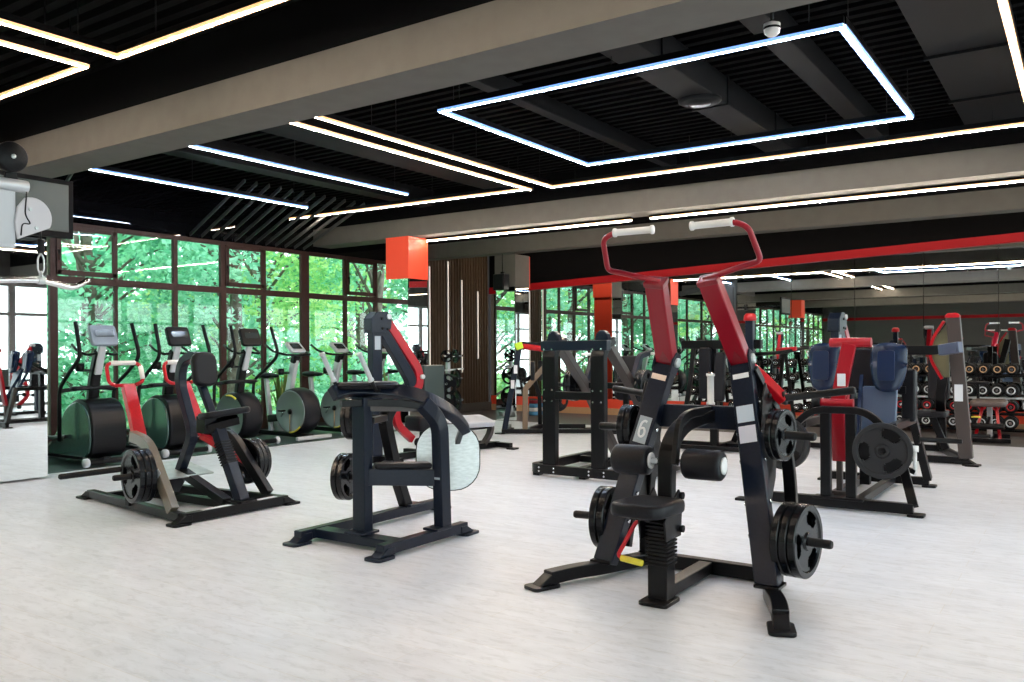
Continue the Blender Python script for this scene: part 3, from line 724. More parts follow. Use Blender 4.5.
# ============================================================ B: REAR KICK MACHINE
def rear_kick():
    o = thing('rear_kick_machine', (4.7, 4.3, 0), 'black standing rear kick machine with a silver foot plate in the middle foreground', 'gym machine')
    b = MB()
    b.rsweep([(4.17, 3.93, .06), (5.1, 3.93, .06)], .075, .075, (0, 1, 0))
    b.rsweep([(4.17, 4.74, .06), (5.75, 4.74, .06)], .075, .075, (0, 1, 0))
    b.rsweep([(4.37, 3.93, .06), (4.37, 4.74, .06)], .13, .065, (1, 0, 0))
    for p, d in (((4.17, 3.93, 0), (-1, 0, 0)), ((4.17, 4.74, 0), (-1, 0, 0)), ((5.12, 3.93, 0), (1, 0, 0)), ((5.8, 4.74, 0), (1, 0, 0))): foot(b, p, d, .11, .12)
    b.box((4.38, 4.30, .105), (.19, .17, .02)); b.box((4.78, 3.93, .105), (.17, .14, .02)); b.box((5.4, 4.72, .105), (.17, .14, .02))
    b.build('base_frame', NAVY, o, .006)
    MB().rsweep([(4.39, 4.30, .1), (4.39, 4.30, 1.07)], .085, .12, (1, 0, 0)).build('front_post', NAVY, o, .006)
    rp = MB().rsweep([(4.83, 3.92, .1), (4.80, 3.92, .88), (4.68, 3.98, 1.02)], .085, .105, (0, 1, 0), r=.12); rpo = rp.build('rear_post', NAVY, o, .006)
    MB().box((4.766, 3.92, .58), (.006, .055, .24)).build('sticker', mat('sticker_grey', (0.33, 0.39, 0.45), 0.5), rpo)
    # arched rail over the posts, reaching down to the foot plate
    rail = MB().rsweep([(4.14, 4.34, 1.105), (4.26, 4.33, 1.13), (4.42, 4.28, 1.125), (4.58, 4.18, 1.11), (4.68, 4.06, 1.08), (4.76, 3.97, 1.03), (4.92, 3.93, .95), (5.04, 3.94, .88), (5.15, 3.95, .79)], .10, .075, (0, 0.5, 0.9), r=.1)
    rail.build('arched_lever', NAVY, o, .01)
    rail2 = MB().rsweep([(4.22, 4.34, 1.03), (4.42, 4.26, 1.03), (4.60, 4.06, 1.02), (4.74, 3.95, .98)], .05, .05, (0, 0, 1), r=.1); rail2.build('under_rail', BLACK, o, .005)
    MB().rsweep([(4.36, 4.30, .99), (4.74, 3.97, .975)], .04, .02, (0, 0, 1)).build('bracing_plate', GREYP, o, .003)
    # chest pad
    MB().pad((4.39, 4.25, 1.155), (.48, .20, .05), ax=axes((1, -.45, .0), (.45, 1, 0)), r=.10, er=.03).build('chest_pad', VINYL, o)
    # handles
    for a0, a1, a2 in (((4.055, 4.35, 1.385), (4.166, 4.35, 1.19), (4.27, 4.34, 1.12)), ((4.20, 4.14, 1.385), (4.32, 4.14, 1.19), (4.42, 4.16, 1.12))):
        MB().tube([a1, (V(a1) + V(a2)) / 2 - V((0, 0, .03)), a2], .014, rr=.03).build('handle_tube', BLACK, o)
        grip(o, a0, a1, .017, LGREY, fl=.004)
    # knee rest
    MB().rsweep([(4.40, 4.26, .5), (4.78, 3.96, .47)], .05, .12, (0.5, .85, 0)).build('middle_beam', NAVY, o, .006)
    MB().pad((4.62, 4.12, .565), (.42, .13, .045), ax=axes((.79, -.61, -.03), (.61, .79, 0)), r=.03).build('knee_pad', VINYL, o)
    # foot plate
    n = V((-1, -.3, .12)).normalized(); ax_ = axes(V((.62, -.78, 0)), V((0.1, .03, 1)))
    f = MB().pad((5.27, 4.22, .55), (.50, .52, .012), ax=ax_, r=.2, seg=6, er=.003); fo = f.build('foot_plate', STEEL, o)
    MB().pad(V((5.27, 4.22, .55)) - ax_ @ V((0, 0, .0105)), (.515, .535, .008), ax=ax_, r=.205, seg=6, er=.002).build('plate_rim', BLACK, fo)
    for u, v in ((-.15, .17), (.15, .17), (-.15, -.17), (.15, -.17), (0, 0)): bolts([V((5.27, 4.22, .55)) + ax_ @ V((u, v, .006))], ax_ @ V((0, 0, 1)), fo, .012, .006, SILVER, 'plate_bolt')
    MB().rsweep([(5.13, 3.97, .80), (5.34, 4.18, .66)], .04, .04, (0, 0, 1)).build('plate_arm', NAVY, o, .004)
    # rear column with plate horns
    MB().rsweep([(5.35, 4.74, .1), (5.22, 4.74, .4), (5.05, 4.70, .85), (5.12, 4.66, .98)], .09, .08, (0, 1, 0), r=.2).build('rear_column', BLACK, o, .006)
    MB().rsweep([(5.1, 4.7, .48), (4.6, 4.5, .46)], .06, .08, (0, 0, 1)).build('column_brace', BLACK, o, .005)
    MB().rsweep([(5.06, 4.7, .86), (4.6, 4.42, .88)], .05, .06, (0, 0, 1)).build('column_tie', BLACK, o, .005)
    nn = (-.35, 1, 0)
    horn(o, (5.0, 4.72, .38), nn, .40); horn(o, (5.02, 4.70, .86), nn, .34)
    g = 'plates on the rear kick machine'
    plates((5.0, 4.72, .38), nn, .19, .045, 2, 'the lower horn of the rear kick machine', g, off=.24)
    plates((5.02, 4.70, .86), nn, .18, .04, 2, 'the upper horn of the rear kick machine', g, off=.2)
rear_kick()

# ============================================================ C: ROW MACHINE
def row_machine():
    xc = 4.66
    o = thing('row_machine', (4.66, 6.7, 0), 'plate-loaded seated row machine with red levers at the left', 'gym machine')
    b = MB()
    b.rsweep([(4.14, 6.06, .05), (5.2, 6.06, .05)], .075, .08, (0, 1, 0))
    foot(b, (4.1, 6.06, 0), (-1, 0, 0), .11, .11); foot(b, (5.24, 6.06, 0), (1, 0, 0), .11, .11)
    for x0, x1 in ((4.16, 4.40), (5.16, 5.0)):
        b.rsweep([(x0, 6.1, .05), (x1, 7.9, .05)], .075, .075, (1, 0, 0)); foot(b, (x1, 7.96, 0), (0, 1, 0), .11, .13)
    b.rsweep([(4.36, 7.6, .05), (5.03, 7.6, .05)], .07, .07, (0, 1, 0)); b.rsweep([(4.75, 6.06, .05), (4.72, 7.6, .05)], .07, .07, (1, 0, 0))
    b.box((4.75, 6.08, .1), (.17, .15, .02))
    b.build('base_frame', BLACK, o, .006)
    MB().box((4.45, 6.06, .092), (.28, .05, .003)).box((4.98, 6.06, .092), (.2, .05, .003)).build('sticker', PAPER, o)
    for s in (-1, 1):
        x0 = 4.66 + s * .49; x1 = 4.67 + s * .40
        q = MB().rsweep([(x0, 6.24, .09), (4.67 + s * .43, 6.70, .62), (x1, 6.98, .66)], .07, .095, (1, 0, 0), r=.16)
        q.build('side_arch', BLACK if s > 0 else mat('arch_bronze_paint', (0.13, 0.11, 0.08), 0.3, coat=.5), o, .006)
        if s < 0: MB().box((4.155, 6.45, .36), (.003, .05, .13), ax=axes((1, 0, 0), (0, .75, .7))).build('arch_sticker', PAPER, o)
        # lever
        pv = V((4.67 + s * .32, 6.99, .60)); tp = V((4.66 + s * .285, 7.22, 1.09)); d = (tp - pv).normalized()
        lv = MB().rsweep([pv, pv.lerp(tp, .3), tp], .115, .06, (1, 0, 0), r=.02); lvo = lv.build('lever', RED, o, .006)
        MB().rsweep([(x1, 6.98, .63), (pv.x, 6.99, .60)], .09, .09, (0, 0, 1)).build('pivot_block', BLACK, o, .006)
        h = V((0, .42, .9)).normalized(); cx = tp.x
        hb = MB().tube([V((cx + .06, 7.23, 1.10)), V((cx - .12, 7.23, 1.10)), V((cx - .165, 7.25, 1.13)), V((cx - .165, 7.29, 1.27)), V((cx - .13, 7.31, 1.30)), V((cx + .13, 7.31, 1.30)), V((cx + .165, 7.29, 1.27)), V((cx + .165, 7.25, 1.13)), V((cx + .08, 7.23, 1.10))], .017, rr=.03, seg=10)
        hbo = hb.build('handle_frame', RED, o)
        MB().tube([(cx - .12, 7.31, 1.302), (cx + .12, 7.31, 1.302)], .022, seg=12).build('hand_grip', WHITE, hbo)
        MB().tube([(cx + .165, 7.29, 1.27), (cx + .165, 7.252, 1.15)], .022, seg=12).build('hand_grip', WHITE, hbo)
        # rear arm and horn
        MB().rsweep([pv, (4.67 + s * .36, 6.75, .5), (4.67 + s * .52, 6.62, .36)], .06, .07, (0, 0, 1), r=.05).build('rear_arm', RED if s > 0 else BLACK, o, .005)
        horn(o, (4.67 + s * .48, 6.60, .36), (s, .2 if s < 0 else .06, 0), .3)
        r = .225 if s < 0 else .215
        plates((4.67 + s * .48, 6.60, .36), (s, .2 if s < 0 else .06, 0), r, .045, 3, 'the %s side of the row machine' % ('left' if s < 0 else 'right'), 'plates on the row machine', off=.02)
    horn(o, (4.20, 6.975, .38), (-1, 0, 0), .58, .024, 'storage_bar')
    MB().rsweep([(4.24, 6.98, .05), (4.24, 6.98, .42)], .06, .06, (0, 1, 0)).build('storage_post', BLACK, o, .004)
    # foot plate and chest post
    MB().box((4.66, 6.98, .315), (.56, .46, .014), ax=axes((1, 0, 0), (0, 1, .2))).build('foot_plate', STEEL, o, .003)
    MB().rsweep([(4.72, 7.2, .06), (4.72, 7.0, .29)], .25, .06, (1, 0, 0)).rsweep([(4.72, 6.9, .29), (4.74, 6.3, .07)], .09, .07, (1, 0, 0)).build('plate_support', BLACK, o, .004)
    MB().rsweep([(4.72, 6.95, .3), (4.66, 6.66, .66), (4.66, 6.86, 1.12), (4.66, 6.82, 1.32), (4.66, 6.62, 1.38), (4.66, 6.53, 1.30)], .08, .07, (1, 0, 0), r=.11).build('chest_pad_post', NAVY, o, .006)
    MB().pad((4.66, 6.50, 1.245), (.24, .31, .08), ax=axes((1, 0, 0), (0, .12, 1)), r=.08, er=.03).build('chest_pad', VINYL, o)
    MB().rsweep([(4.66, 6.55, 1.12), (4.68, 6.42, .86), (4.7, 6.4, .72)], .07, .045, (1, 0, 0), r=.05).build('pad_stem', NAVY, o, .004)
    MB().rsweep([(4.75, 6.1, .1), (4.70, 6.40, .78)], .10, .09, (1, 0, 0)).build('seat_post', NAVY, o, .006)
    bel = MB(); a = V((4.727, 6.24, .42)); d = V((-.05, .3, .68)).normalized()
    for k in range(9): bel.box(a + d * k * .024, (.118, .105, .013), ax=axes((1, 0, 0), (0, d.z, -d.y)))
    bel.build('post_bellows', RUBBER, o, .003)
    MB().pad((4.72, 6.30, .86), (.42, .26, .055), ax=axes((1, -.25, .1), (.25, 1, -.1)), r=.07, er=.02).build('seat', VINYL, o)
    MB().rsweep([(4.60, 6.4, .74), (4.86, 6.3, .80)], .1, .07, (0, .9, .2)).box((4.62, 6.42, .76), (.12, .12, .15)).build('seat_bracket', BLACK, o, .004)
row_machine()

# local frame helper: points given as (along, across, up)
class Fr:
    def __init__(s, o, d):
        s.o = V((*o, 0)) if len(o) == 2 else V(o); s.d = V((*d, 0)).normalized(); s.n = V((-s.d.y, s.d.x, 0))
    def __call__(s, u, v, z): return s.o + s.d * u + s.n * v + V((0, 0, z))
    def P(s, *l): return [s(*q) for q in l]

# ============================================================ D: PULLOVER MACHINE
def pullover():
    f = Fr((7.80, 7.327), (.9906, -.137)); n = f.n
    o = thing('pullover_machine', f(.5, 0, 0), 'seated machine with bent red arm and sheen-painted pad behind the rear kick machine', 'gym machine')
    b = MB()
    b.rsweep(f.P((-.15, 0, .05), (2.15, 0, .05)), .08, .08, n); b.rsweep(f.P((.0, -.4, .05), (.0, .45, .05)), .08, .07, f.d); b.rsweep(f.P((2.1, -.3, .05), (2.1, .3, .05)), .08, .07, f.d)
    b.rsweep(f.P((.75, -.35, .05), (.75, .4, .05)), .08, .07, f.d)
    for u, v in ((0, -.44), (0, .48), (2.1, -.33), (2.1, .33)): b.pad(f(u, v, .012), (.14, .14, .022), r=.02, er=.004)
    b.build('base_frame', BLACK, o, .006)
    po = MB().rsweep(f.P((-.08, 0, .09), (-.08, 0, 1.7)), .11, .15, n).build('main_post', NAVY, o, .008)
    MB().box(f(-.08, -.057, 1.5), (.09, .003, .17), ax=axes(f.d, n)).build('sticker', mat('sticker_grey', (0.33, 0.39, 0.45), 0.5), po)
    hd = MB()
    prof = [(-.19, 1.62), (.02, 1.62), (.12, 1.68), (.13, 1.8), (.06, 1.89), (-.1, 1.89), (-.19, 1.8)]
    for v in (-.075, .075): hd.prism(prof, f.o + n * v, f.d, (0, 0, 1), .014)
    hd.prism([(-.19, 1.64), (.05, 1.66), (.05, 1.86), (-.1, 1.885), (-.19, 1.8)], f.o, f.d, (0, 0, 1), .14)
    hdo = hd.build('head_bracket', NAVY, o, .006)
    bolts([f(u, -.082, z) for u, z in ((-.03, 1.8), (-.02, 1.68), (.06, 1.67))], -n, hdo, .018, .012, RUBBER)
    MB().cyl(f(.08, -.1, 1.83), f(.08, .1, 1.83), .035, 16).build('pivot_cap', SILVER, hdo, .004)
    MB().rsweep(f.P((.02, 0, 1.68), (.52, 0, 1.0), (.5, 0, .62)), .10, .14, n, r=.12).build('diagonal_beam', NAVY, o, .006)
    MB().rsweep(f.P((.1, -.02, 1.76), (.62, -.02, 1.14), (.62, -.02, .92), (.45, -.02, .84)), .08, .12, n, r=.14).build('lever', MIDRED, o, .008)
    MB().rsweep(f.P((.3, -.03, .86), (.22, -.03, .62), (.25, -.03, .45), (.5, -.03, .25)), .07, .10, n, r=.12).build('lower_lever', MIDRED, o, .008)
    MB().cyl(f(.64, -.1, 1.06), f(.64, .06, 1.06), .03, 16).build('lever_pivot', SILVER, o, .003)
    MB().lathe([(0, 0), (.05, 0), (.055, .01), (.055, .05), (.03, .06), (0, .06)], f(.52, -.1, .22), -n).build('stop_roller', RUBBER, o)
    MB().rsweep(f.P((.0, .02, .9), (.45, .02, .9)), .06, .07, n).build('tie_bar', BLACK, o, .004)
    MB().pad(f(.9, .02, .94), (.36, .54, .09), ax=axes(f.d, (0, 0, 1)), r=.03, er=.02).build('back_pad', mat('green_grey_vinyl', (0.025, 0.04, 0.038), 0.35), o)
    MB().rsweep(f.P((1.1, .06, .07), (1.1, .06, 1.2)), .07, .07, n).build('back_post', NAVY, o, .005)
    MB().pad(f(.74, 0, .45), (.44, .36, .2), ax=axes(f.d, n), r=.06, er=.04).build('seat', VINYL, o)
    MB().rsweep(f.P((.74, 0, .08), (.74, 0, .36)), .1, .1, n).build('seat_post', BLACK, o, .005)
    MB().pad(f(1.5, -.02, .415), (.84, .34, .08), ax=axes(f.d + V((0, 0, -.02)), n + V((0, 0, .28))), r=.04, er=.02).build('sheen_pad', mat('vinyl_window_sheen', (.45,.47,.52), .3), o)  # black vinyl coloured pale to stand in for the window's reflection
    MB().box(f(1.5, 0, .33), (.8, .26, .06), ax=axes(f.d, n)).build('pad_frame', BLACK, o, .01)
    MB().rsweep(f.P((1.9, 0, .36), (2.02, 0, .34), (1.98, 0, .2), (1.85, 0, .07)), .09, .06, n, r=.06).build('pad_leg', GREYP, o, .005)
    MB().rsweep(f.P((1.2, 0, .07), (1.2, 0, .33)), .08, .08, n).build('pad_leg', GREYP, o, .005)
    horn(o, f(.0, .08, .5), n, .3); horn(o, f(.3, .1, .8), n, .28)
    g = 'plates on the pullover machine'
    plates(f(.0, .08, .5), n, .2, .045, 1, 'the low rear horn behind the rear kick machine', g, off=.05)
    return o
PO = pullover()

# ============================================================ E: OPEN BLACK FRAME MACHINE
def frame_machine():
    o = thing('chest_press_machine', (8.5, 4.55, 0), 'all-black machine with an open two-post frame, left of the big pulldown', 'gym machine')
    b = MB()
    b.rsweep([(9.3, 5.16, .08), (7.98, 5.16, .08), (7.93, 5.0, .08), (7.93, 4.02, .08), (7.98, 3.86, .08), (9.3, 3.86, .08)], .1, .08, (0, 0, 1), r=.1)
    b.rsweep([(9.0, 5.16, .07), (9.0, 3.86, .07)], .08, .07, (0, 0, 1))
    for y in (5.1, 4.51, 3.9): b.box((7.98, y, .02), (.1, .08, .04))
    bo = b.build('base_frame', BLACK, o, .006)
    bolts([(7.888, y, z) for y in (5.03, 4.84, 4.4, 4.22) for z in (.06, .1)], (-1, 0, 0), bo, .011, .006)
    for y in (4.92, 4.31):
        p = MB().rsweep([(7.96, y, .12), (7.96, y, 1.36), (8.06, y, 1.46), (8.2, y, 1.5)], .165, .09, (0, 1, 0), r=.12).build('post', BLACK, o, .01)
        bolts([(7.912, y + e, z) for z in (.84, .96, 1.405) for e in (-.05, .05)], (-1, 0, 0), p, .011, .006)
        MB().prism([(-.09, 0), (.09, 0), (.06, .1), (.02, .14), (-.03, .14), (-.07, .1)], (8.03, y - .01, 1.47), (0, 1, 0), (0, 0, 1), .1).build('top_boss', NAVY, o, .02)
        # diagonal arm running down and away to the seat
        MB().rsweep([(8.1, y, 1.5), (8.78, y - .01, .93), (9.55, y, .07)], .11, .085, (0, 1, 0), r=.15).build('diagonal_arm', GREYP, o, .006)
        MB().rsweep([(8.75, y + .0, 1.0), (8.95, y, 1.32), (9.2, y, 1.36)], .06, .06, (0, 1, 0), r=.06).build('press_arm', NAVY, o, .005)
        MB().tube([(9.2, y, 1.35), (9.2, y + (.3 if y > 4.6 else -.3), 1.34)], .018, seg=10).build('press_handle', WHITE, o)
    MB().rsweep([(7.98, 5.03, 1.445), (7.98, 4.2, 1.445)], .11, .1, (0, 0, 1)).build('top_crossbar', NAVY, o, .008)
    MB().rsweep([(7.96, 4.84, .90), (7.96, 4.39, .90)], .09, .085, (1, 0, 0)).build('middle_crossbar', BLACK, o, .006)
    MB().rsweep([(8.75, 5.02, .98), (8.75, 4.2, .98)], .07, .07, (1, 0, 0)).build('arm_crossbar', BLACK, o, .006)
    MB().pad((9.3, 4.62, 1.05), (.3, .55, .08), ax=axes((0, 1, 0), (.2, 0, 1)), r=.05).build('back_pad', VINYL, o)
    MB().pad((9.42, 4.62, .5), (.4, .34, .07), r=.06).build('seat', VINYL, o)
    MB().rsweep([(9.3, 4.62, .05), (9.3, 4.62, .47)], .09, .09, (1, 0, 0)).rsweep([(9.3, 4.62, .07), (7.98, 4.62, .07)], .08, .07, (0, 1, 0)).rsweep([(9.22, 4.62, .5), (9.22, 4.62, 1.02)], .07, .05, (0, 1, 0)).build('seat_post', BLACK, o, .006)
    for s, y in ((1, 5.0), (-1, 4.23)):
        horn(o, (8.75, y, .98), (0, s, 0), .36)
        plates((8.75, y, .98), (0, s, 0), .19, .045, 2, 'the %s arm of the open black frame machine' % ('left' if s > 0 else 'right'), 'plates on the open black frame machine', off=.03)
frame_machine()

# ============================================================ F: LEANING FRAME WITH NEON CAP
def lean_machine():
    f = Fr((11.545, 8.071), (.515, -.857)); n = f.n
    o = thing('ab_machine', f(.4, 0, 0), 'dark leaning-frame machine with a neon yellow and red top bar beside the taupe column', 'gym machine')
    b = MB().rsweep(f.P((-.02, 0, .05), (1.9, 0, .05)), .08, .07, n).rsweep(f.P((.05, .0, .05), (.05, .9, .05)), .08, .07, f.d).rsweep(f.P((.37, 0, .05), (.6, .9, .05), (1.4, .9, .05)), .08, .07, (0, 0, 1))
    for u, v in ((-.05, 0), (.05, .9), (1.45, .9), (1.9, 0)): b.pad(f(u, v, .012), (.15, .13, .022), r=.02, er=.004)
    b.build('base_frame', BLACK, o, .006)
    lg = MB().rsweep(f.P((.03, 0, .08), (.29, 0, 1.48)), .10, .09, n).build('leaning_post', NAVY, o, .006)
    MB().box(f(.22, -.053, 1.08), (.06, .003, .14), ax=axes(f.d, n)).box(f(.17, -.053, .83), (.06, .003, .14), ax=axes(f.d, n)).build('sticker', PAPER, lg)
    MB().rsweep(f.P((.37, .0, .08), (.38, 0, .76), (.72, 0, 1.14), (.74, .0, 1.42)), .08, .09, n, r=.05).build('bent_post', mat('bronze_paint', (0.13, 0.085, 0.05), 0.35, coat=.4), o, .006)
    MB().tube(f.P((.34, 0, 1.46), (.8, 0, 1.40)), .05, seg=14).build('red_roller', RED, o)
    MB().rsweep(f.P((.22, -.02, 1.45), (.34, -.02, 1.49)), .09, .12, n).build('neon_cap', NEON, o, .015)
    MB().rsweep(f.P((.3, .02, 1.52), (.55, .02, 1.50), (.8, .02, 1.48)), .05, .05, n).build('top_bar', BLACK, o, .006)
    for v, u in ((.05, .5), (.3, .62)): MB().pad(f(u, v, 1.05), (.22, .34, .07), ax=axes(f.n, (0, 0, 1)), r=.05).build('pad', VINYL, o)
    MB().rsweep(f.P((.6, .9, .08), (.6, .6, .6), (.5, .3, .95), (.38, .05, .9)), .07, .07, n, r=.1).build('rear_post', BLACK, o, .005)
    horn(o, f(.9, .9, .5), n, .3); MB().rsweep(f.P((.9, .9, .07), (.9, .9, .54)), .07, .07, n).build('horn_post', BLACK, o, .005)
    plates(f(.9, .95, .5), n, .2, .045, 2, 'the horn post of the leaning-frame machine', 'plates by the leaning-frame machine')
lean_machine()

# ============================================================ G: LEG PRESS WITH BLUE SHELLS
def leg_press():
    yc = 1.79
    o = thing('leg_press_machine', (8.1, yc, 0), 'red and black machine with two navy blue shell pads, right of the big pulldown', 'gym machine')
    b = MB()
    b.rsweep([(7.66, 2.62, .06), (7.66, 1.2, .06)], .09, .07, (0, 0, 1)); b.rsweep([(7.66, 1.92, .06), (9.3, 1.92, .06)], .07, .07, (0, 0, 1)); b.rsweep([(7.66, 1.66, .06), (9.3, 1.66, .06)], .07, .07, (0, 0, 1)); b.rsweep([(9.3, 2.3, .06), (9.35, 1.32, .06)], .08, .07, (0, 0, 1))
    for p in ((7.66, 2.64), (7.66, 1.18), (9.3, 2.32), (9.36, 1.32)): b.pad((*p, .012), (.14, .13, .022), r=.02, er=.004)
    b.box((7.66, 1.79, .1), (.13, .42, .02))
    b.build('base_frame', BLACK, o, .006)
    for y in (1.90, 1.69): MB().rsweep([(7.66, y, .1), (7.66, y, .88)], .085, .07, (0, 1, 0)).build('front_post', BLACK, o, .006)
    MB().rsweep([(7.62, 2.30, .5), (7.62, 2.16, .72), (7.62, 2.0, .865), (7.62, 1.57, .865), (7.62, 1.42, .74), (7.62, 1.36, .56)], .06, .06, (1, 0, 0), r=.1).build('arch_tube', BLACK, o, .008)
    MB().rsweep([(7.66, 1.2, .08), (8.0, 1.42, .72)], .075, .07, (0, 1, 0)).rsweep([(9.34, 1.33, .08), (9.05, 1.42, .7)], .075, .07, (0, 1, 0)).rsweep([(8.0, 1.42, .7), (9.05, 1.42, .7)], .07, .07, (0, 1, 0)).build('side_strut', BLACK, o, .005)
    MB().rsweep([(7.66, 2.6, .08), (8.0, 2.2, .72)], .075, .07, (0, 1, 0)).rsweep([(9.3, 2.3, .08), (9.05, 2.2, .7)], .075, .07, (0, 1, 0)).rsweep([(8.0, 2.2, .7), (9.05, 2.2, .7)], .07, .07, (0, 1, 0)).build('side_strut', BLACK, o, .005)
    MB().rsweep([(7.98, 1.86, .38), (7.9, 1.86, .9), (7.84, 1.74, 1.44)], .12, .05, (0, 1, 0), r=.05).build('lever', MIDRED, o, .006)
    MB().box((7.80, 1.80, 1.12), (.004, .07, .11)).build('sticker', PAPER, o)
    MB().cyl((7.86, 1.91, 1.45), (7.86, 1.56, 1.45), .042, 18).build('upper_roller', MIDRED, o, .004)
    MB().cyl((7.72, 1.96, .92), (7.72, 1.68, .92), .037, 18).build('lower_roller', MIDRED, o, .004)
    MB().lathe([(0, 0), (.05, 0), (.06, .01), (.06, .07), (0, .07)], (7.72, 1.955, .92), (0, 1, 0)).build('roller_cap', RUBBER, o)
    MB().rsweep([(7.98, 1.86, .1), (7.98, 1.86, .42)], .05, .05, (0, 1, 0)).rsweep([(7.9, 1.7, .09), (7.9, 1.98, .09)], .06, .05, (0, 0, 1)).build('lever_foot', GREYP, o, .004)
    # navy shells: curved sheets
    def shell(y0, y1, z0, z1, x, bow, name):
        m_ = MB(); nu, nv = 10, 12; vs = []
        for side in (0, 1):
            for i in range(nv + 1):
                for j in range(nu + 1):
                    u, v = j / nu, i / nv
                    wv = 1 - .34 * max(0, (.5 - v) / .5) ** 2 - .06 * max(0, (v - .88) / .12) ** 2
                    yy = (y0 + y1) / 2 + (u - .5) * (y1 - y0) * wv
                    xx = x - bow * (1 - (2 * u - 1) ** 2) + .06 * (v - .5) + side * .035
                    vs.append((xx, yy, z0 + (z1 - z0) * v - .03 * (2 * u - 1) ** 2 * (1 if v > .5 else -1)))
        k = (nu + 1) * (nv + 1); fs = []
        for i in range(nv):
            for j in range(nu):
                a = i * (nu + 1) + j; q = (a, a + 1, a + nu + 2, a + nu + 1); fs.append(q); fs.append(tuple(k + t for t in reversed(q)))
        rim = [j for j in range(nu + 1)] + [i * (nu + 1) + nu for i in range(1, nv + 1)] + [nv * (nu + 1) + j for j in range(nu - 1, -1, -1)] + [i * (nu + 1) for i in range(nv - 1, 0, -1)]
        for a, c in zip(rim, rim[1:] + rim[:1]): fs.append((c, a, a + k, c + k))
        m_.add(vs, fs, True); return m_.build(name, BLUEV, o)
    for a, c in ((2.22, 1.94), (1.66, 1.35)):
        s_ = shell(a, c, 1.0, 1.45, 8.3, .045, 'shell_pad')
        MB().pad((8.24, (a + c) / 2 + .01, 1.24), (.15, .28, .012), ax=axes((0, 1, 0), (.1, 0, 1)), r=.03, er=.004).build('shell_inset', mat('navy_inset', (0.004, 0.017, 0.055), 0.3, spec=.3), s_)
        MB().rsweep([(8.36, (a + c) / 2, 1.2), (8.7, (a + c) / 2, 1.0)], .06, .06, (0, 1, 0)).build('shell_bracket', BLACK, o, .004)
    MB().rsweep([(8.7, 2.15, 1.0), (8.7, 1.42, 1.0)], .07, .07, (0, 0, 1)).rsweep([(8.7, 1.79, .08), (8.7, 1.79, 1.0)], .09, .09, (0, 1, 0)).build('carriage', BLACK, o, .005)
    MB().pad((8.3, 1.585, .8), (.30, .5, .05), ax=axes((0, 1, 0), (.22, 0, 1)), r=.02, er=.015).build('back_rest', mat('blue_grey_vinyl', (0.05, 0.085, 0.15), 0.3, coat=.1), o)
    MB().rsweep([(8.05, 1.73, .5), (8.5, 1.76, 1.3)], .035, .05, (0, 1, 0)).rsweep([(8.05, 1.98, .5), (8.5, 1.98, 1.3)], .035, .05, (0, 1, 0)).build('guide_rail', BLUEV, o, .004)
    MB().pad((8.75, 1.40, .95), (.12, .5, .14), ax=axes((0, 1, 0), (.05, 0, 1)), r=.03).build('side_pad', VINYL, o)
    MB().pad((8.42, 1.79, 1.2), (.3, .4, .06), ax=axes((0, 1, 0), (.05, 0, 1)), r=.03).build('head_pad', VINYL, o)
    MB().cyl((8.0, 1.24, .3), (8.0, 1.24, .5), .016, 10).lathe([(0, 0), (.03, 0), (.03, .05), (0, .05)], (8.0, 1.24, .5), (0, 0, 1)).build('safety_peg', WHITE, o)
    MB().rsweep([(8.0, 1.42, .4), (8.0, 1.24, .32)], .04, .04, (1, 0, 0)).build('peg_arm', BLACK, o, .003)
    horn(o, (7.66, 1.42, .54), (-1, 0, 0), .14, .022); horn(o, (7.66, 2.24, .56), (-1, 0, 0), .14, .022)
    horn(o, (8.6, 1.30, .55), (0, -1, 0), .36, .022)
    g = 'plates on the machine with the navy shells'
    plate((7.56, 1.42, .54), (-1, -.1, 0), .235, .05, 'large black plate facing the camera on the right of the blue-shell machine', g, True)
    plate((7.56, 2.24, .56), (-1, .1, 0), .235, .05, 'large black grip plate on the left horn of the blue-shell machine', g, True)
leg_press()

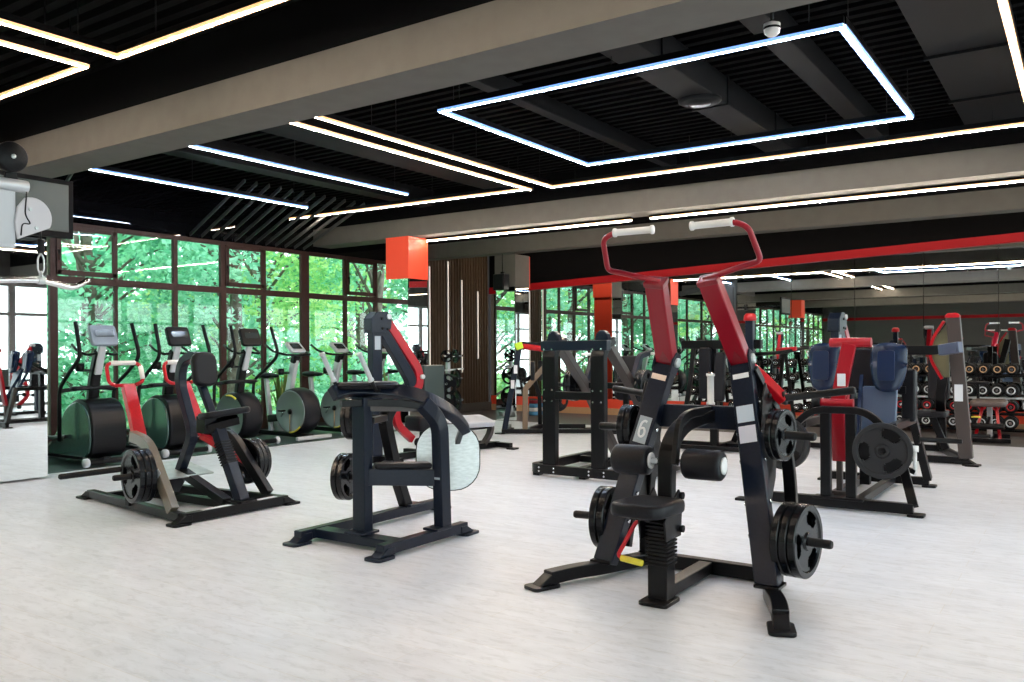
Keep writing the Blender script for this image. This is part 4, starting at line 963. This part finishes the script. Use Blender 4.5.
# ============================================================ H: TALL POST MACHINE
def post_machine():
    o = thing('lateral_raise_machine', (11.5, 1.5, 0), 'tall taupe-grey post machine with a red cap and red-edged cam, right of the blue shells', 'gym machine')
    b = MB().rsweep([(11.36, 2.3, .05), (11.36, 1.25, .05)], .08, .08, (0, 0, 1)).rsweep([(11.3, 1.2, .05), (12.6, 1.62, .05)], .08, .08, (0, 0, 1)).rsweep([(12.6, 2.2, .05), (12.6, 1.6, .05)], .08, .08, (0, 0, 1))
    for p in ((11.36, 2.27), (11.26, 1.13), (12.62, 1.55), (12.6, 2.2)): b.pad((*p, .012), (.16, .15, .022), r=.02, er=.004)
    foot(b, (11.3, 1.14, 0), (-.2, -1, 0), .12, .12)
    b.build('base_frame', BLACK, o, .006)
    p = MB().rsweep([(11.34, 1.20, .08), (11.34, 1.33, 1.76)], .15, .12, (0, 1, 0)).build('front_post', GREYP, o, .008)
    MB().box((11.277, 1.27, .86), (.003, .09, .2)).build('sticker', PAPER, p)
    MB().rsweep([(12.5, 1.6, .08), (11.9, 1.55, .8), (11.5, 1.40, 1.55)], .11, .11, (0, 1, 0), r=.2).build('rear_post', BLACK, o, .008)
    MB().prism([(-.08, 0), (.08, 0), (.08, .03), (.05, .06), (-.05, .06), (-.08, .03)], (11.34, 1.335, 1.755), (0, 1, 0), (0, 0, 1), .14).build('red_cap', RED, o, .012)
    MB().rsweep([(11.36, 1.43, 1.72), (11.4, 1.57, 1.50), (11.4, 1.60, 1.28), (11.4, 1.46, 1.02)], .05, .035, (1, 0, 0), r=.12).build('red_edge', RED, o, .005)
    MB().prism([(1.40, 1.7), (1.55, 1.5), (1.58, 1.28), (1.45, 1.04), (1.38, 1.04)], (11.42, 0, 0), (0, 1, 0), (0, 0, 1), .03).build('cam_plate', mat('cam_olive', (0.16, 0.15, 0.08), 0.4, coat=.4), o, .004)
    MB().rsweep([(11.2, 2.2, 1.37), (11.15, 1.50, 1.37), (10.95, 1.22, 1.40)], .11, .07, (0, 0, 1), r=.06).build('horizontal_arm', BLACK, o, .008)
    MB().rsweep([(11.1, 1.44, 1.37), (10.95, 1.21, 1.405)], .13, .08, (0, 0, 1)).build('arm_end', mat('slate_blue_paint', (0.05, 0.065, 0.12), 0.35, coat=.1), o, .008)
    MB().rsweep([(11.24, 2.17, 1.37), (12.0, 2.0, 1.37), (12.6, 1.66, 1.37)], .07, .07, (0, 0, 1)).rsweep([(12.6, 1.64, .08), (12.6, 1.64, 1.42)], .09, .09, (0, 1, 0)).build('rear_column', BLACK, o, .006)
    MB().pad((12.05, 1.66, .55), (.4, .36, .08), r=.06).build('seat', VINYL, o)
    MB().rsweep([(12.05, 1.66, .51), (12.05, 1.5, .1)], .08, .08, (0, 1, 0)).build('seat_post', BLACK, o, .005)
    MB().pad((12.50, 1.64, 1.0), (.26, .6, .08), ax=axes((0, 1, 0), (.1, 0, 1)), r=.05).build('back_pad', VINYL, o)
    horn(o, (11.4, 1.25, .35), (0, -1, 0), .3)
    return o
post_machine()

# ============================================================ I: CROSSBAR MACHINE BEHIND THE PULLDOWN
def cross_machine():
    o = thing('seated_dip_machine', (11.2, 4.2, 0), 'black crossbar machine with hanging pads and a red-capped navy post behind the pulldown', 'gym machine')
    b = MB().rsweep([(11.4, 4.95, .05), (11.4, 3.5, .05)], .08, .08, (0, 0, 1)).rsweep([(11.0, 4.9, .05), (11.0, 3.6, .05)], .06, .06, (0, 0, 1)).rsweep([(11.0, 3.66, .05), (12.3, 3.66, .05)], .08, .07, (0, 0, 1)).rsweep([(11.0, 4.2, .05), (12.3, 4.2, .05)], .08, .07, (0, 0, 1))
    for p in ((11.4, 4.97), (11.4, 3.46), (12.32, 3.66), (12.32, 4.2), (11.0, 4.92)): b.pad((*p, .012), (.14, .13, .022), r=.02, er=.004)
    b.build('base_frame', BLACK, o, .006)
    MB().rsweep([(11.05, 4.66, 1.46), (11.05, 3.55, 1.46)], .12, .10, (0, 0, 1)).build('crossbar', BLACK, o, .008)
    MB().rsweep([(11.08, 4.22, .08), (11.08, 4.22, 1.44)], .1, .09, (0, 1, 0)).build('centre_post', BLACK, o, .006)
    MB().pad((11.0, 4.31, 1.07), (.17, .70, .09), ax=axes((0, 1, 0), (0, 0, 1)), r=.04).build('hanging_pad', VINYL, o)
    MB().pad((11.02, 4.12, 1.02), (.15, .66, .09), ax=axes((0, 1, 0), (.12, 0, 1)), r=.04).build('hanging_pad', VINYL, o)
    MB().rsweep([(11.0, 3.69, .08), (11.0, 3.69, 1.78)], .10, .10, (0, 1, 0)).build('navy_post', NAVY, o, .006)
    MB().lathe([(0, 0), (.08, 0), (.085, .02), (.08, .07), (.05, .1), (0, .1)], (11.0, 3.69, 1.77), (0, 0, 1)).build('red_cap', RED, o)
    MB().tube([(11.0, 3.64, 1.32), (11.0, 3.2, 1.36), (11.2, 3.0, 1.42), (11.5, 3.0, 1.38)], .025, rr=.08).build('arm', BLACK, o)
    MB().rsweep([(11.05, 3.1, 1.40), (11.05, 3.36, 1.38)], .05, .05, (0, 0, 1)).build('red_sleeve', RED, o, .006)
    MB().pad((11.7, 4.0, .5), (.4, .4, .08), r=.06).build('seat', VINYL, o)
    MB().rsweep([(11.7, 4.0, .46), (11.7, 4.16, .08)], .08, .08, (1, 0, 0)).build('seat_post', BLACK, o, .005)
    MB().rsweep([(11.05, 4.5, 1.42), (11.4, 4.7, .9), (11.4, 4.85, .08)], .06, .06, (0, 1, 0), r=.1).build('side_arm', BLACK, o, .006)
    horn(o, (11.4, 4.9, .5), (0, 1, 0), .2)
cross_machine()

# copies of the pullover machine further back and beside the camera's view
def moved(src, loc, rz, sc_, label):
    c = copy_tree(src); c.location = loc; c.rotation_euler = (0, 0, rz); c.scale = (sc_,) * 3; c['label'] = label
    return c
moved(PO, (12.6, 2.80, 0), math.radians(4), 1.0, 'machine whose grey head and bent red arm rise just behind the blue-shell machine')
moved(PO, (9.4, -.7, 0), PI, .86, 'red-armed machine reflected in the mirrored pier at the left edge')
moved(PO, (12.9, -.9, 0), math.radians(-80), 1.0, 'red-armed machine beyond the right edge, seen only in the wall mirrors')

def find(n): return bpy.data.objects[n]
for i, (n, x, y, rz, where) in enumerate((('row_machine', -3.0, 3.4, 180, 'row machine behind the camera, the nearer one'), ('chest_press_machine', -4.6, 6.4, 180, 'open black frame machine behind the camera'), ('leg_press_machine', -5.0, .6, 170, 'blue-shell machine behind the camera'), ('pulldown_machine', -7.2, 3.0, 180, 'wide pulldown machine far behind the camera'), ('lateral_raise_machine', -8.0, 6.6, 180, 'tall grey post machine far behind the camera'), ('row_machine', -8.4, -.6, 90, 'row machine far behind the camera'), ('ab_machine', -3.4, 8.2, 20, 'leaning-frame machine behind the camera by the windows'), ('seated_dip_machine', -10.8, 4.2, 180, 'crossbar machine at the far end behind the camera'), ('pullover_machine', -10.6, 7.6, 30, 'red-armed machine at the far end behind the camera'))):
    moved(find(n), (x, y, 0), math.radians(rz), 1.0, where + ', seen only in the mirrors')

# ============================================================ CARDIO MACHINES (they face into the room)
def cardio_base(o, L, Q):
    b = MB().rsweep([L(0, .05, .07), L(0, 1.5, .07)], .1, .07, (1, 0, 0)).rsweep([L(-.28, 1.42, .06), L(.28, 1.42, .06)], .07, .06, (0, 1, 0))
    b.build('base_frame', BLACK, o, .008)
def elliptical(x, y, label, disc=False, con=None):
    o = thing('elliptical_trainer', (x, y + .7, 0), label, 'elliptical trainer')
    L = lambda a, b, c: V((x + a, y + b, c + .008))
    cardio_base(o, L, None)
    if not disc:
        prof = [(.02, .16), (-.03, .3), (-.02, .52), (.04, .70), (.16, .80), (.34, .83), (.55, .74), (.72, .52), (.86, .3), (1.1, .16), (1.1, .1), (.1, .1)]
        prof = [(q.x, q.y) for q in rnd([(a, b, 0) for a, b in prof], .12, 4)]
        h = MB().prism(prof, L(0, 0, 0), (0, 1, 0), (0, 0, 1), .44).build('drum_housing', BLACK, o, .05, segs=4)
        for s in (-1, 1):
            q = [(a * .95 + .04, b * .93 + .02) for a, b in prof]
            MB().prism(q, L(s * .225, 0, 0), (0, 1, 0), (0, 0, 1), .03).build('side_shell', GREENB, h, .012, segs=3)
    else:
        h = MB().lathe([(.0, -.17), (.33, -.17), (.36, -.14), (.37, 0), (.36, .14), (.33, .17), (0, .17)], L(.03, .42, .43), (1, 0, 0), 40).build('drum_housing', VINYL, o)
        MB().lathe([(0, 0), (.29, 0), (.31, .012), (.32, .012)], L(-.145, .42, .43), (-1, 0, 0), 40).build('drum_disc', mat('disc_grey', (0.13, 0.15, 0.16), 0.35, .3), h)
        MB().tube([L(-.16, .42 + .315 * math.cos(a), .43 + .315 * math.sin(a)) for a in [PI * .45 + k * .1 for k in range(8)]], .014, seg=6).build('yellow_accent', YEL, h)
    MB().cyl(L(-.3, -.06, .07), L(.3, -.06, .07), .035, 14).build('transport_tube', BLACK, o)
    for s in (-1, 1): MB().lathe([(0, 0), (.05, 0), (.055, .01), (.055, .05), (0, .05)], L(s * .30, -.06, .07), (s, 0, 0)).build('tube_cap', LGREY, o)
    MB().rsweep([L(0, .42, .6), L(0, .34, 1.05), L(0, .2, 1.42)], .13, .11, (1, 0, 0), r=.1).build('mast', BLACK, o, .03)
    MB().rsweep([L(-.0, .27, 1.12), L(0, .15, 1.48)], .10, .07, (1, 0, 0)).build('mast_cover', SILVER, o, .02)
    MB().pad(L(0, .36, .95), (.56, .14, .05), r=.05).build('cross_bridge', VINYL, o)
    cn = MB().pad(L(0, .13, 1.60), (.34, .27, .06), ax=axes((1, 0, 0), (0, .4, 1)), r=.04, er=.015).build('console', con or (mat('console_grey', (.22, .26, .31), .35) if not disc else BLACK), o)
    MB().pad(L(0, .094, 1.63), (.24, .09, .006), ax=axes((1, 0, 0), (0, .35, 1)), r=.02, er=.002).build('console_recess', SCREEN, cn)
    MB().pad(L(0, .166, 1.60), (.26, .2, .006), ax=axes((1, 0, 0), (0, .35, 1)), r=.02, er=.002).build('screen', SCREEN, cn)
    MB().lathe([(0, 0), (.05, 0), (.055, .1), (.045, .1), (.045, .02), (0, .02)], L(-.18, .34, 1.16), (0, 0, 1)).build('bottle_holder', BLACK, o)
    MB().rsweep([L(-.18, .34, 1.17), L(0, .28, 1.17)], .03, .02, (0, 0, 1)).build('holder_arm', BLACK, o)
    for s in (-1, 1):
        MB().tube([L(s * .06, .2, 1.38), L(s * .2, .14, 1.36), L(s * .24, .3, 1.42), L(s * .22, .44, 1.49)], .017, rr=.06).build('fixed_handle', BLACK, o)
        MB().tube([L(s * .35, .50, .3), L(s * .35, .50, .95), L(s * .38, .25, 1.12), L(s * .38, -.05, 1.34), L(s * .36, .10, 1.76)], .024, rr=.12).build('moving_handle', RUBBER, o)
        MB().rsweep([L(s * .35, .50, .92), L(s * .1, .38, .95)], .05, .04, (0, 0, 1)).build('handle_pivot', BLACK, o, .01)
        MB().rsweep([L(s * .26, .5, .35), L(s * .26, 1.5, .2 if s > 0 else .27)], .06, .05, (1, 0, 0)).build('pedal_arm', BLACK, o, .01)
        MB().pad(L(s * .27, 1.12, .32 if s < 0 else .29), (.15, .38, .04), r=.04).build('pedal', RUBBER, o)
    return o
elliptical(5.78, 9.95, 'leftmost elliptical trainer by the window, with the largest green-tinted housing')
elliptical(6.86, 10.0, 'middle elliptical trainer, its dark rounded housing behind the row machine', con=BLACK)
elliptical(8.08, 10.05, 'elliptical trainer with a round grey disc drum beside the first bike', True)
def bike(x, y, label):
    o = thing('exercise_bike', (x, y + .6, 0), label, 'exercise bike')
    L = lambda a, b, c: V((x + a, y + b, c + .008))
    b = MB().rsweep([L(0.05, 0.05, .06), L(.05, 1.4, .08)], .09, .07, (1, 0, 0)); b.build('base_frame', BLACK, o, .01)
    st = MB().rsweep([L(-.3, .0, .05), L(.4, .0, .05)], .06, .07, (0, 0, 1)).build('front_stabilizer', SILVER, o, .015)
    MB().rsweep([L(-.25, 1.4, .05), L(.35, 1.4, .05)], .06, .07, (0, 0, 1)).build('rear_stabilizer', SILVER, o, .015)
    h = MB().lathe([(.0, -.15), (.33, -.15), (.36, -.12), (.375, 0), (.375, .1), (.35, .16), (0, .17)], L(.1, .42, .44), (1, 0, 0), 44).build('drum_housing', VINYL, o)
    MB().lathe([(0, 0), (.31, 0), (.33, .01), (.335, .0)], L(-.055, .42, .44), (-1, 0, 0), 44).build('drum_disc', mat('bike_disc_silver', (0.2, 0.225, 0.235), 0.32, .4), h)
    MB().lathe([(0, .02), (.04, .02), (.045, 0)], L(-.065, .42, .44), (-1, 0, 0), 20).build('disc_hub', BLACK, h)
    MB().tube([L(-.07, .42, .44 - .04), L(-.07, .42, .13)], .008, seg=6).build('disc_line', mat('copper_line', (.4, .25, .12), .4), h)
    MB().tube([L(-.068, .42 + .325 * math.cos(a), .44 + .325 * math.sin(a)) for a in [PI * 1.25 + k * .1 for k in range(9)]], .013, seg=6).build('yellow_accent', YEL, h)
    MB().rsweep([L(.05, .62, .55), L(.05, .42, 1.28)], .09, .13, (1, 0, 0)).build('mast', SILVER, o, .025)
    MB().rsweep([L(.05, .44, 1.2), L(.05, .40, 1.34)], .12, .12, (1, 0, 0)).build('mast_head', BLACK, o, .03)
    cn = MB().pad(L(.05, .42, 1.45), (.30, .24, .05), ax=axes((1, 0, 0), (0, .75, .66)), r=.04, er=.012).build('console', SILVER, o)
    MB().pad(L(.05, .405, 1.475), (.2, .13, .006), ax=axes((1, 0, 0), (0, .75, .66)), r=.02, er=.002).build('screen', SCREEN, cn)
    MB().tube([L(-.24, .78, 1.5), L(-.26, .60, 1.40), L(-.22, .35, 1.34), L(.05, .28, 1.33), L(.32, .35, 1.34), L(.36, .60, 1.40), L(.34, .78, 1.5)], .018, rr=.09).build('handlebar', BLACK, o)
    MB().rsweep([L(.05, 1.0, .1), L(.05, 1.12, .95)], .07, .06, (1, 0, 0)).build('seat_post', SILVER, o, .01)
    MB().ell(L(.05, 1.12, 1.0), (.26, .30, .1), 2.5).ell(L(.05, .95, 1.0), (.1, .26, .07), 2.3).build('saddle', VINYL, o)
    MB().rsweep([L(.05, .6, .35), L(.05, 1.05, .3)], .1, .12, (1, 0, 0)).build('seat_beam', BLACK, o, .02)
    MB().lathe([(0, 0), (.045, 0), (.05, .1), (.04, .1), (.04, .02), (0, .02)], L(-.1, .58, 1.02), (0, 0, 1)).build('bottle_holder', BLACK, o)
    MB().rsweep([L(-.1, .57, 1.05), L(.04, .5, 1.05)], .03, .02, (0, 0, 1)).build('holder_arm', BLACK, o)
    for s in (-1, 1):
        MB().tube([L(.08 + s * .17, .6, .36), L(.08 + s * .2, .6 + s * .12, .36 - s * .1)], .014, seg=8).build('crank', CHROME, o)
        MB().pad(L(.08 + s * .26, .6 + s * .12, .36 - s * .1), (.1, .1, .03), r=.02).build('pedal', BLACK, o)
bike(9.08, 9.98, 'left exercise bike with a round silver disc and yellow accent by the window')
bike(10.05, 10.0, 'right exercise bike, partly hidden behind the handles of the rear kick machine')
bike(11.2, 10.1, 'exercise bike furthest along the window row, near the orange-capped column')

# ============================================================ TOP LEFT: CABLE TOWER AND TELEVISION
def cable_tower():
    y = 3.4
    o = thing('cable_tower', (1.47, 3.55, 0), 'pale grey cable machine arm with a black pulley at the upper left edge', 'cable machine')
    MB().rsweep([(1.46, 3.55, 0), (1.46, 3.55, 2.12)], .10, .12, (1, 0, 0)).box((1.40, 3.55, .02), (.26, .5, .04)).build('column', LGREY, o, .01)
    MB().rsweep([(1.46, 3.55, 2.04), (1.46, 3.40, 2.04)], .06, .06, (1, 0, 0)).build('column_head', LGREY, o, .005)
    MB().cyl((1.44, y, 2.043), (1.648, y, 2.043), .024, 18).build('arm_tube', SILVER, o, .004)
    MB().prism([(1.50, 1.80), (1.598, 1.80), (1.598, 2.02), (1.50, 2.02)], (0, y, 0), (1, 0, 0), (0, 0, 1), .03).build('side_plate', LGREY, o, .005)
    arc = [(1.655 + .075 * math.cos(a), 1.925 + .078 * math.sin(a)) for a in [PI * .62 - k * .2 for k in range(13)]]
    pd = MB().prism(list(reversed(arc + [(1.60, 1.835), (1.59, 1.9), (1.60, 1.96)])), (0, y - .02, 0), (1, 0, 0), (0, 0, 1), .012).build('swivel_plate', mat('lilac_grey_plate', (0.55, 0.53, 0.56), 0.4), o, .004)
    bl = MB(); bolt(bl, (1.645, y - .026, 1.955), (0, -1, 0), .007, .006); bolt(bl, (1.668, y - .026, 1.885), (0, -1, 0), .007, .006); bl.build('bolt', STEEL, pd)
    MB().tube([(1.632, y - .028, 2.02), (1.625, y - .028, 1.93), (1.65, y - .028, 1.895), (1.615, y - .028, 1.90), (1.61, y - .028, 1.85)], .0025, rr=.02, seg=6).build('cable', RUBBER, o)
    MB().lathe([(0, -.022), (.052, -.022), (.058, -.012), (.058, .012), (.052, .022), (0, .022)], (1.578, y - .02, 2.145), (0, 1, 0), 32).build('pulley', RUBBER, o)
    MB().lathe([(0, -.028), (.008, -.028), (.009, -.02)], (1.578, y - .02, 2.145), (0, 1, 0), 12).build('pulley_axle', STEEL, o)
    MB().prism([(1.56, 2.04), (1.62, 2.04), (1.60, 2.15), (1.58, 2.15)], (0, y + .006, 0), (1, 0, 0), (0, 0, 1), .01).build('pulley_bracket', BLACK, o, .003)
    MB().cyl((1.693, y - .01, 1.79), (1.693, y - .01, 1.845), .014, 12).build('cable_stop', RUBBER, o, .003)
    MB().cyl((1.693, y - .01, 1.845), (1.693, y - .01, 1.88), .003, 6).build('cable_end', BLACK, o)
    b = thing('lat_bar', (1.693, y - .01, 1.69), 'brushed chrome lat pulldown bar hanging on a snap hook at the upper left', 'pulldown bar')
    MB().tube([(1.693, y - .01, 1.79), (1.681, y - .01, 1.77), (1.681, y - .01, 1.725), (1.693, y - .01, 1.705), (1.705, y - .01, 1.725), (1.705, y - .01, 1.77), (1.693, y - .01, 1.79)], .0035, rr=.01, seg=8).tube([(1.693, y - .01, 1.72), (1.693, y - .022, 1.70), (1.693, y - .01, 1.68), (1.693, y + .002, 1.70), (1.693, y - .01, 1.72)], .004, rr=.008, seg=8).build('snap_hook', STEEL, b)
    MB().tube([(1.30, y - .01, 1.66), (1.52, y - .01, 1.675), (1.693, y - .01, 1.685), (1.82, y - .01, 1.66), (1.885, y - .01, 1.70)], .0115, rr=.03, seg=14).build('bar', CHROME, b)
    MB().cyl((1.680, y - .01, 1.684), (1.706, y - .01, 1.684), .016, 14).build('collar', STEEL, b, .002)
cable_tower()
def tv():
    y = 8.3
    o = thing('television', (4.2, y, 2.8), 'flat television mounted behind the cable machine at the upper left', 'television')
    x1, x0, z0, z1 = 4.45, 3.42, 2.52, 3.09
    fr = MB().box(((x0 + x1) / 2, y, (z0 + z1) / 2), (x1 - x0, .05, z1 - z0)).build('casing', mat('tv_black', (.004, .004, .005), .6, spec=.1), o, .006)
    MB().box(((x0 + x1) / 2, y - .027, (z0 + z1) / 2 + .008), (x1 - x0 - .10, .004, z1 - z0 - .11)).build('screen', mat('tv_glass', (.05, .065, .065), .35, spec=.3), o)
    MB().cyl((4.0, y + .02, 2.8), (4.0, 9.60, 2.8), .03, 12).box((4.0, y + .035, 2.8), (.25, .02, .25)).box((4.0, 9.59, 2.8), (.2, .03, .2)).build('mount', BLACK, o)
tv()

# ============================================================ DUMBBELLS ON RACKS, BENCH, PLATE TREE
def dumbbell_proto(r, L_, acc):
    o = thing('dumbbell', (0, 0, 0), 'x', 'dumbbell')
    MB().cyl((-L_ / 2, 0, 0), (L_ / 2, 0, 0), r * .22, 10).build('handle', CHROME, o)
    for s in (-1, 1):
        h = MB().lathe([(0, .055), (r * .9, .055), (r, .065), (r, L_ / 2 - .01), (r * .88, L_ / 2), (r * .6, L_ / 2), (r * .58, L_ / 2 - .006), (0, L_ / 2 - .006)], (0, 0, 0), (s, 0, 0), 20).build('head', RUBBER, o)
        MB().lathe([(r * .42, L_ / 2 - .004), (r * .42, L_ / 2 + .002), (r * .6, L_ / 2 + .002), (r * .6, L_ / 2 - .004)], (0, 0, 0), (s, 0, 0), 20).build('end_ring', acc, h)
    return o
DB = {}
def dumbbell(loc, rz, r, label, group, L_=.36, acc=None, key='a'):
    k = (round(r, 3), round(L_, 3), key)
    if k not in DB: DB[k] = dumbbell_proto(r, L_, acc or SILVER); o = DB[k]
    else: o = copy_tree(DB[k])
    o.location = loc; o.rotation_euler = (0, 0, rz); o['label'] = label; o['group'] = group
def dumbbell_rack(y0, y1, label, tag_):
    o = thing('dumbbell_rack', (15.7, (y0 + y1) / 2, 0), label, 'dumbbell rack')
    for y in (y0, y1):
        MB().rsweep([(15.3, y, .03), (16.02, y, .03)], .06, .05, (0, 1, 0)).rsweep([(15.98, y, .03), (15.98, y, 1.2)], .06, .06, (0, 1, 0)).rsweep([(15.42, y, .05), (15.96, y, 1.1)], .05, .05, (0, 1, 0)).build('side_frame', BLACK, o, .005)
    for t, (x, z) in enumerate(((15.50, .08), (15.62, .33), (15.74, .58), (15.86, .93))):
        sh = MB()
        for dx in (-.11, .11): sh.rsweep([(x + dx, y0, z), (x + dx, y1, z + 0)], .03, .05, (0, 0, 1))
        sh.build('shelf', [BLACK, BLACK, STEEL, BLACK][t], o, .004)
        n = int(abs(y1 - y0) / .205)
        for i in range(n):
            y = max(y0, y1) - .14 - i * (abs(y1 - y0) - .2) / n
            r = (.105, .1, .105, .092)[t]
            dumbbell((x, y, z + .02 + r), 0, r, 'black round dumbbell, %s from left on %s tier of %s' % (ORD[i], ['bottom', 'second', 'third', 'top'][t], tag_), 'dumbbells on %s' % tag_, L_=.34, acc=[SILVER, RED, SILVER, TAN][t], key=t)
dumbbell_rack(3.15, .75, 'four-tier black dumbbell rack along the mirrors at the right', 'the right rack')
def dumbbell_tree(y, label, tag_):
    o = thing('dumbbell_stand', (15.7, y, 0), label, 'dumbbell stand')
    MB().pad((15.7, y, .03), (.6, .5, .05), r=.06).rsweep([(15.7, y - .17, .05), (15.7, y - .02, 1.3)], .06, .06, (1, 0, 0)).rsweep([(15.7, y + .17, .05), (15.7, y + .02, 1.3)], .06, .06, (1, 0, 0)).box((15.7, y, 1.31), (.08, .14, .05)).build('frame', BLACK, o, .006)
    k = 0
    for lv in range(4):
        z = .26 + lv * .27; hw = .2 - lv * .035
        for s in (1, -1):
            yy = y + s * (hw + .04)
            MB().box((15.7, yy, z - .012), (.14, .12, .024)).build('cradle', BLACK, o, .004)
            dumbbell((15.7, yy, z + .07), 0, .068, 'small dumbbell, %s row on the %s side of %s' % (['bottom', 'second', 'third', 'top'][lv], 'left' if s > 0 else 'right', tag_), 'dumbbells on %s' % tag_, L_=.26, acc=CHROME, key='t')
dumbbell_tree(4.62, 'A-shaped dumbbell stand seen just left of the blue shells', 'the stand left of the blue shells')
dumbbell_tree(3.98, 'A-shaped dumbbell stand mostly behind the left blue shell', 'the stand behind the left blue shell')
dumbbell_tree(5.35, 'A-shaped dumbbell stand behind the right arm of the big pulldown', 'the stand behind the pulldown arm')
dumbbell_tree(6.15, 'A-shaped dumbbell stand behind the hanging pads', 'the stand behind the hanging pads')
def bench():
    o = thing('adjustable_bench', (14.3, 1.22, 0), 'low bench with a brown seat and red struts on the dark floor at the right', 'bench')
    MB().rsweep([(14.1, 1.48, .04), (14.1, .92, .04)], .06, .06, (0, 0, 1)).rsweep([(14.1, 1.22, .04), (14.9, 1.22, .04)], .06, .06, (0, 0, 1)).rsweep([(14.9, 1.45, .04), (14.9, .98, .04)], .06, .06, (0, 0, 1)).build('base', BLACK, o, .006)
    MB().rsweep([(14.15, 1.38, .06), (14.35, 1.3, .52)], .04, .04, (1, 0, 0)).rsweep([(14.15, 1.06, .06), (14.35, 1.12, .52)], .04, .04, (1, 0, 0)).build('red_strut', RED, o, .004)
    MB().rsweep([(14.5, 1.22, .06), (14.5, 1.22, .54)], .07, .07, (0, 1, 0)).build('post', SILVER, o, .005)
    MB().pad((14.38, 1.22, .575), (.44, .48, .08), ax=axes((1, 0, .06), (0, 1, 0)), r=.08, er=.03).build('seat', mat('brown_vinyl', (.10, .075, .07), .45), o)
    MB().cyl((14.05, 1.45, .25), (14.05, 1.0, .25), .045, 16).build('foot_roller', RUBBER, o, .005)
    MB().rsweep([(14.05, 1.22, .25), (14.4, 1.22, .35)], .04, .04, (0, 1, 0)).build('roller_arm', BLACK, o)
    MB().cyl((14.05, 1.42, .38), (14.05, 1.30, .38), .012, 8).build('yellow_pin', YEL, o)
    MB().rsweep([(14.6, 1.38, .5), (14.6, 1.38, .84)], .04, .04, (0, 1, 0)).build('arm_post', BLACK, o, .004)
    MB().pad((14.6, 1.38, .86), (.12, .30, .05), r=.03).build('arm_pad', VINYL, o)
bench()
def plate_tree():
    x, y = 12.75, 10.2
    o = thing('plate_tree', (x, y, 0), 'silver plate tree holding round black plates in front of the slatted wall', 'plate tree')
    MB().rsweep([(x - .35, y, .04), (x + .35, y, .04)], .07, .07, (0, 0, 1)).rsweep([(x, y - .3, .04), (x, y + .3, .04)], .07, .07, (0, 0, 1)).rsweep([(x, y, .05), (x, y, 1.35)], .07, .07, (1, 0, 0)).build('frame', SILVER, o, .006)
    i = 0
    for z, s in ((1.28, 1), (1.28, -1), (.85, 1), (.75, -1), (.42, 1), (.4, -1)):
        MB().cyl((x + s * .03, y - .02, z), (x + s * .28, y - .14, z + .02), .02, 12).build('peg', CHROME, o)
        r = (.13, .12, .19, .2, .21, .2)[i]
        plate((x + s * .14, y - .08, z + .01), (s, -.45, .05), r, .045, 'black plate on the %s %s peg of the plate tree' % (['top', 'top', 'middle', 'middle', 'bottom', 'bottom'][i], 'right' if s > 0 else 'left'), 'plates on the plate tree')
        i += 1
    MB().rsweep([(x - .35, y - .1, 1.02), (x + .35, y - .1, 1.04)], .03, .03, (0, 0, 1)).build('handle', STEEL, o, .003)
plate_tree()
# stacked step boards beside the taupe column
for i, (m_, nm_) in enumerate(((BLUEM, 'blue'), (WHITE, 'white'), (BLUEM, 'second blue'), (DKRED, 'dark red'))):
    o = thing('step_board', (15.3, 10.2, .07 * i), '%s step board in the low stack beside the mirrored corner, %s from the floor' % (nm_, ORD[i]), 'step board', 'stacked step boards')
    MB().pad((15.3, 10.2, .042 + .084 * i), (.42, 1.0, .076), r=.06, er=.02).build('board', m_, o)
    MB().pad((15.3, 10.2, .0825 + .084 * i), (.36, .94, .0012), r=.04, er=.0005).build('top_mat', RUBBER, o)
# snake plants
def plant(x, y, h, label, seed):
    r = random.Random(seed)
    o = thing('snake_plant', (x, y, .008), label, 'potted plant')
    MB().lathe([(0, 0), (.12, 0), (.16, .28), (.165, .3), (.145, .3), (.14, .26), (0, .26)], (x, y, .008), (0, 0, 1)).build('pot', WHITE, o)
    MB().lathe([(0, .27), (.14, .265)], (x, y, .008), (0, 0, 1)).build('soil', BARK, o)
    lf = MB()
    for k in range(22):
        a = r.uniform(0, 2 * PI); rr = r.uniform(.01, .1); hh = h * r.uniform(.55, 1); w_ = r.uniform(.02, .035)
        bx, by = x + math.cos(a) * rr, y + math.sin(a) * rr; lean = r.uniform(.03, .2); tw = r.uniform(0, PI)
        vs = []
        for i in range(6):
            t = i / 5; c = V((bx + math.cos(a) * lean * t * t, by + math.sin(a) * lean * t * t, .27 + hh * t)); ww = w_ * (1 - t ** 3) + .002
            d = V((math.cos(tw), math.sin(tw), 0)); e = V((-d.y, d.x, 0)) * .012
            vs += [c - d * ww, c + e, c + d * ww, c - e * .4]
        lf.add(vs, [(4 * i + j, 4 * i + (j + 1) % 4, 4 * i + 4 + (j + 1) % 4, 4 * i + 4 + j) for i in range(5) for j in range(4)])
    lf.build('leaves', leaf_mat('plant_leaf_%d' % seed, (.1, .2, .04), (.45, .5, .15)), o)
plant(9.62, 11.28, .85, 'spiky potted plant by the window between the two bikes', 3)
plant(12.85, 11.2, .9, 'spiky potted plant by the window near the slatted wall', 5)
plant(12.2, 11.25, .8, 'spiky potted plant by the window behind the furthest bike', 8)
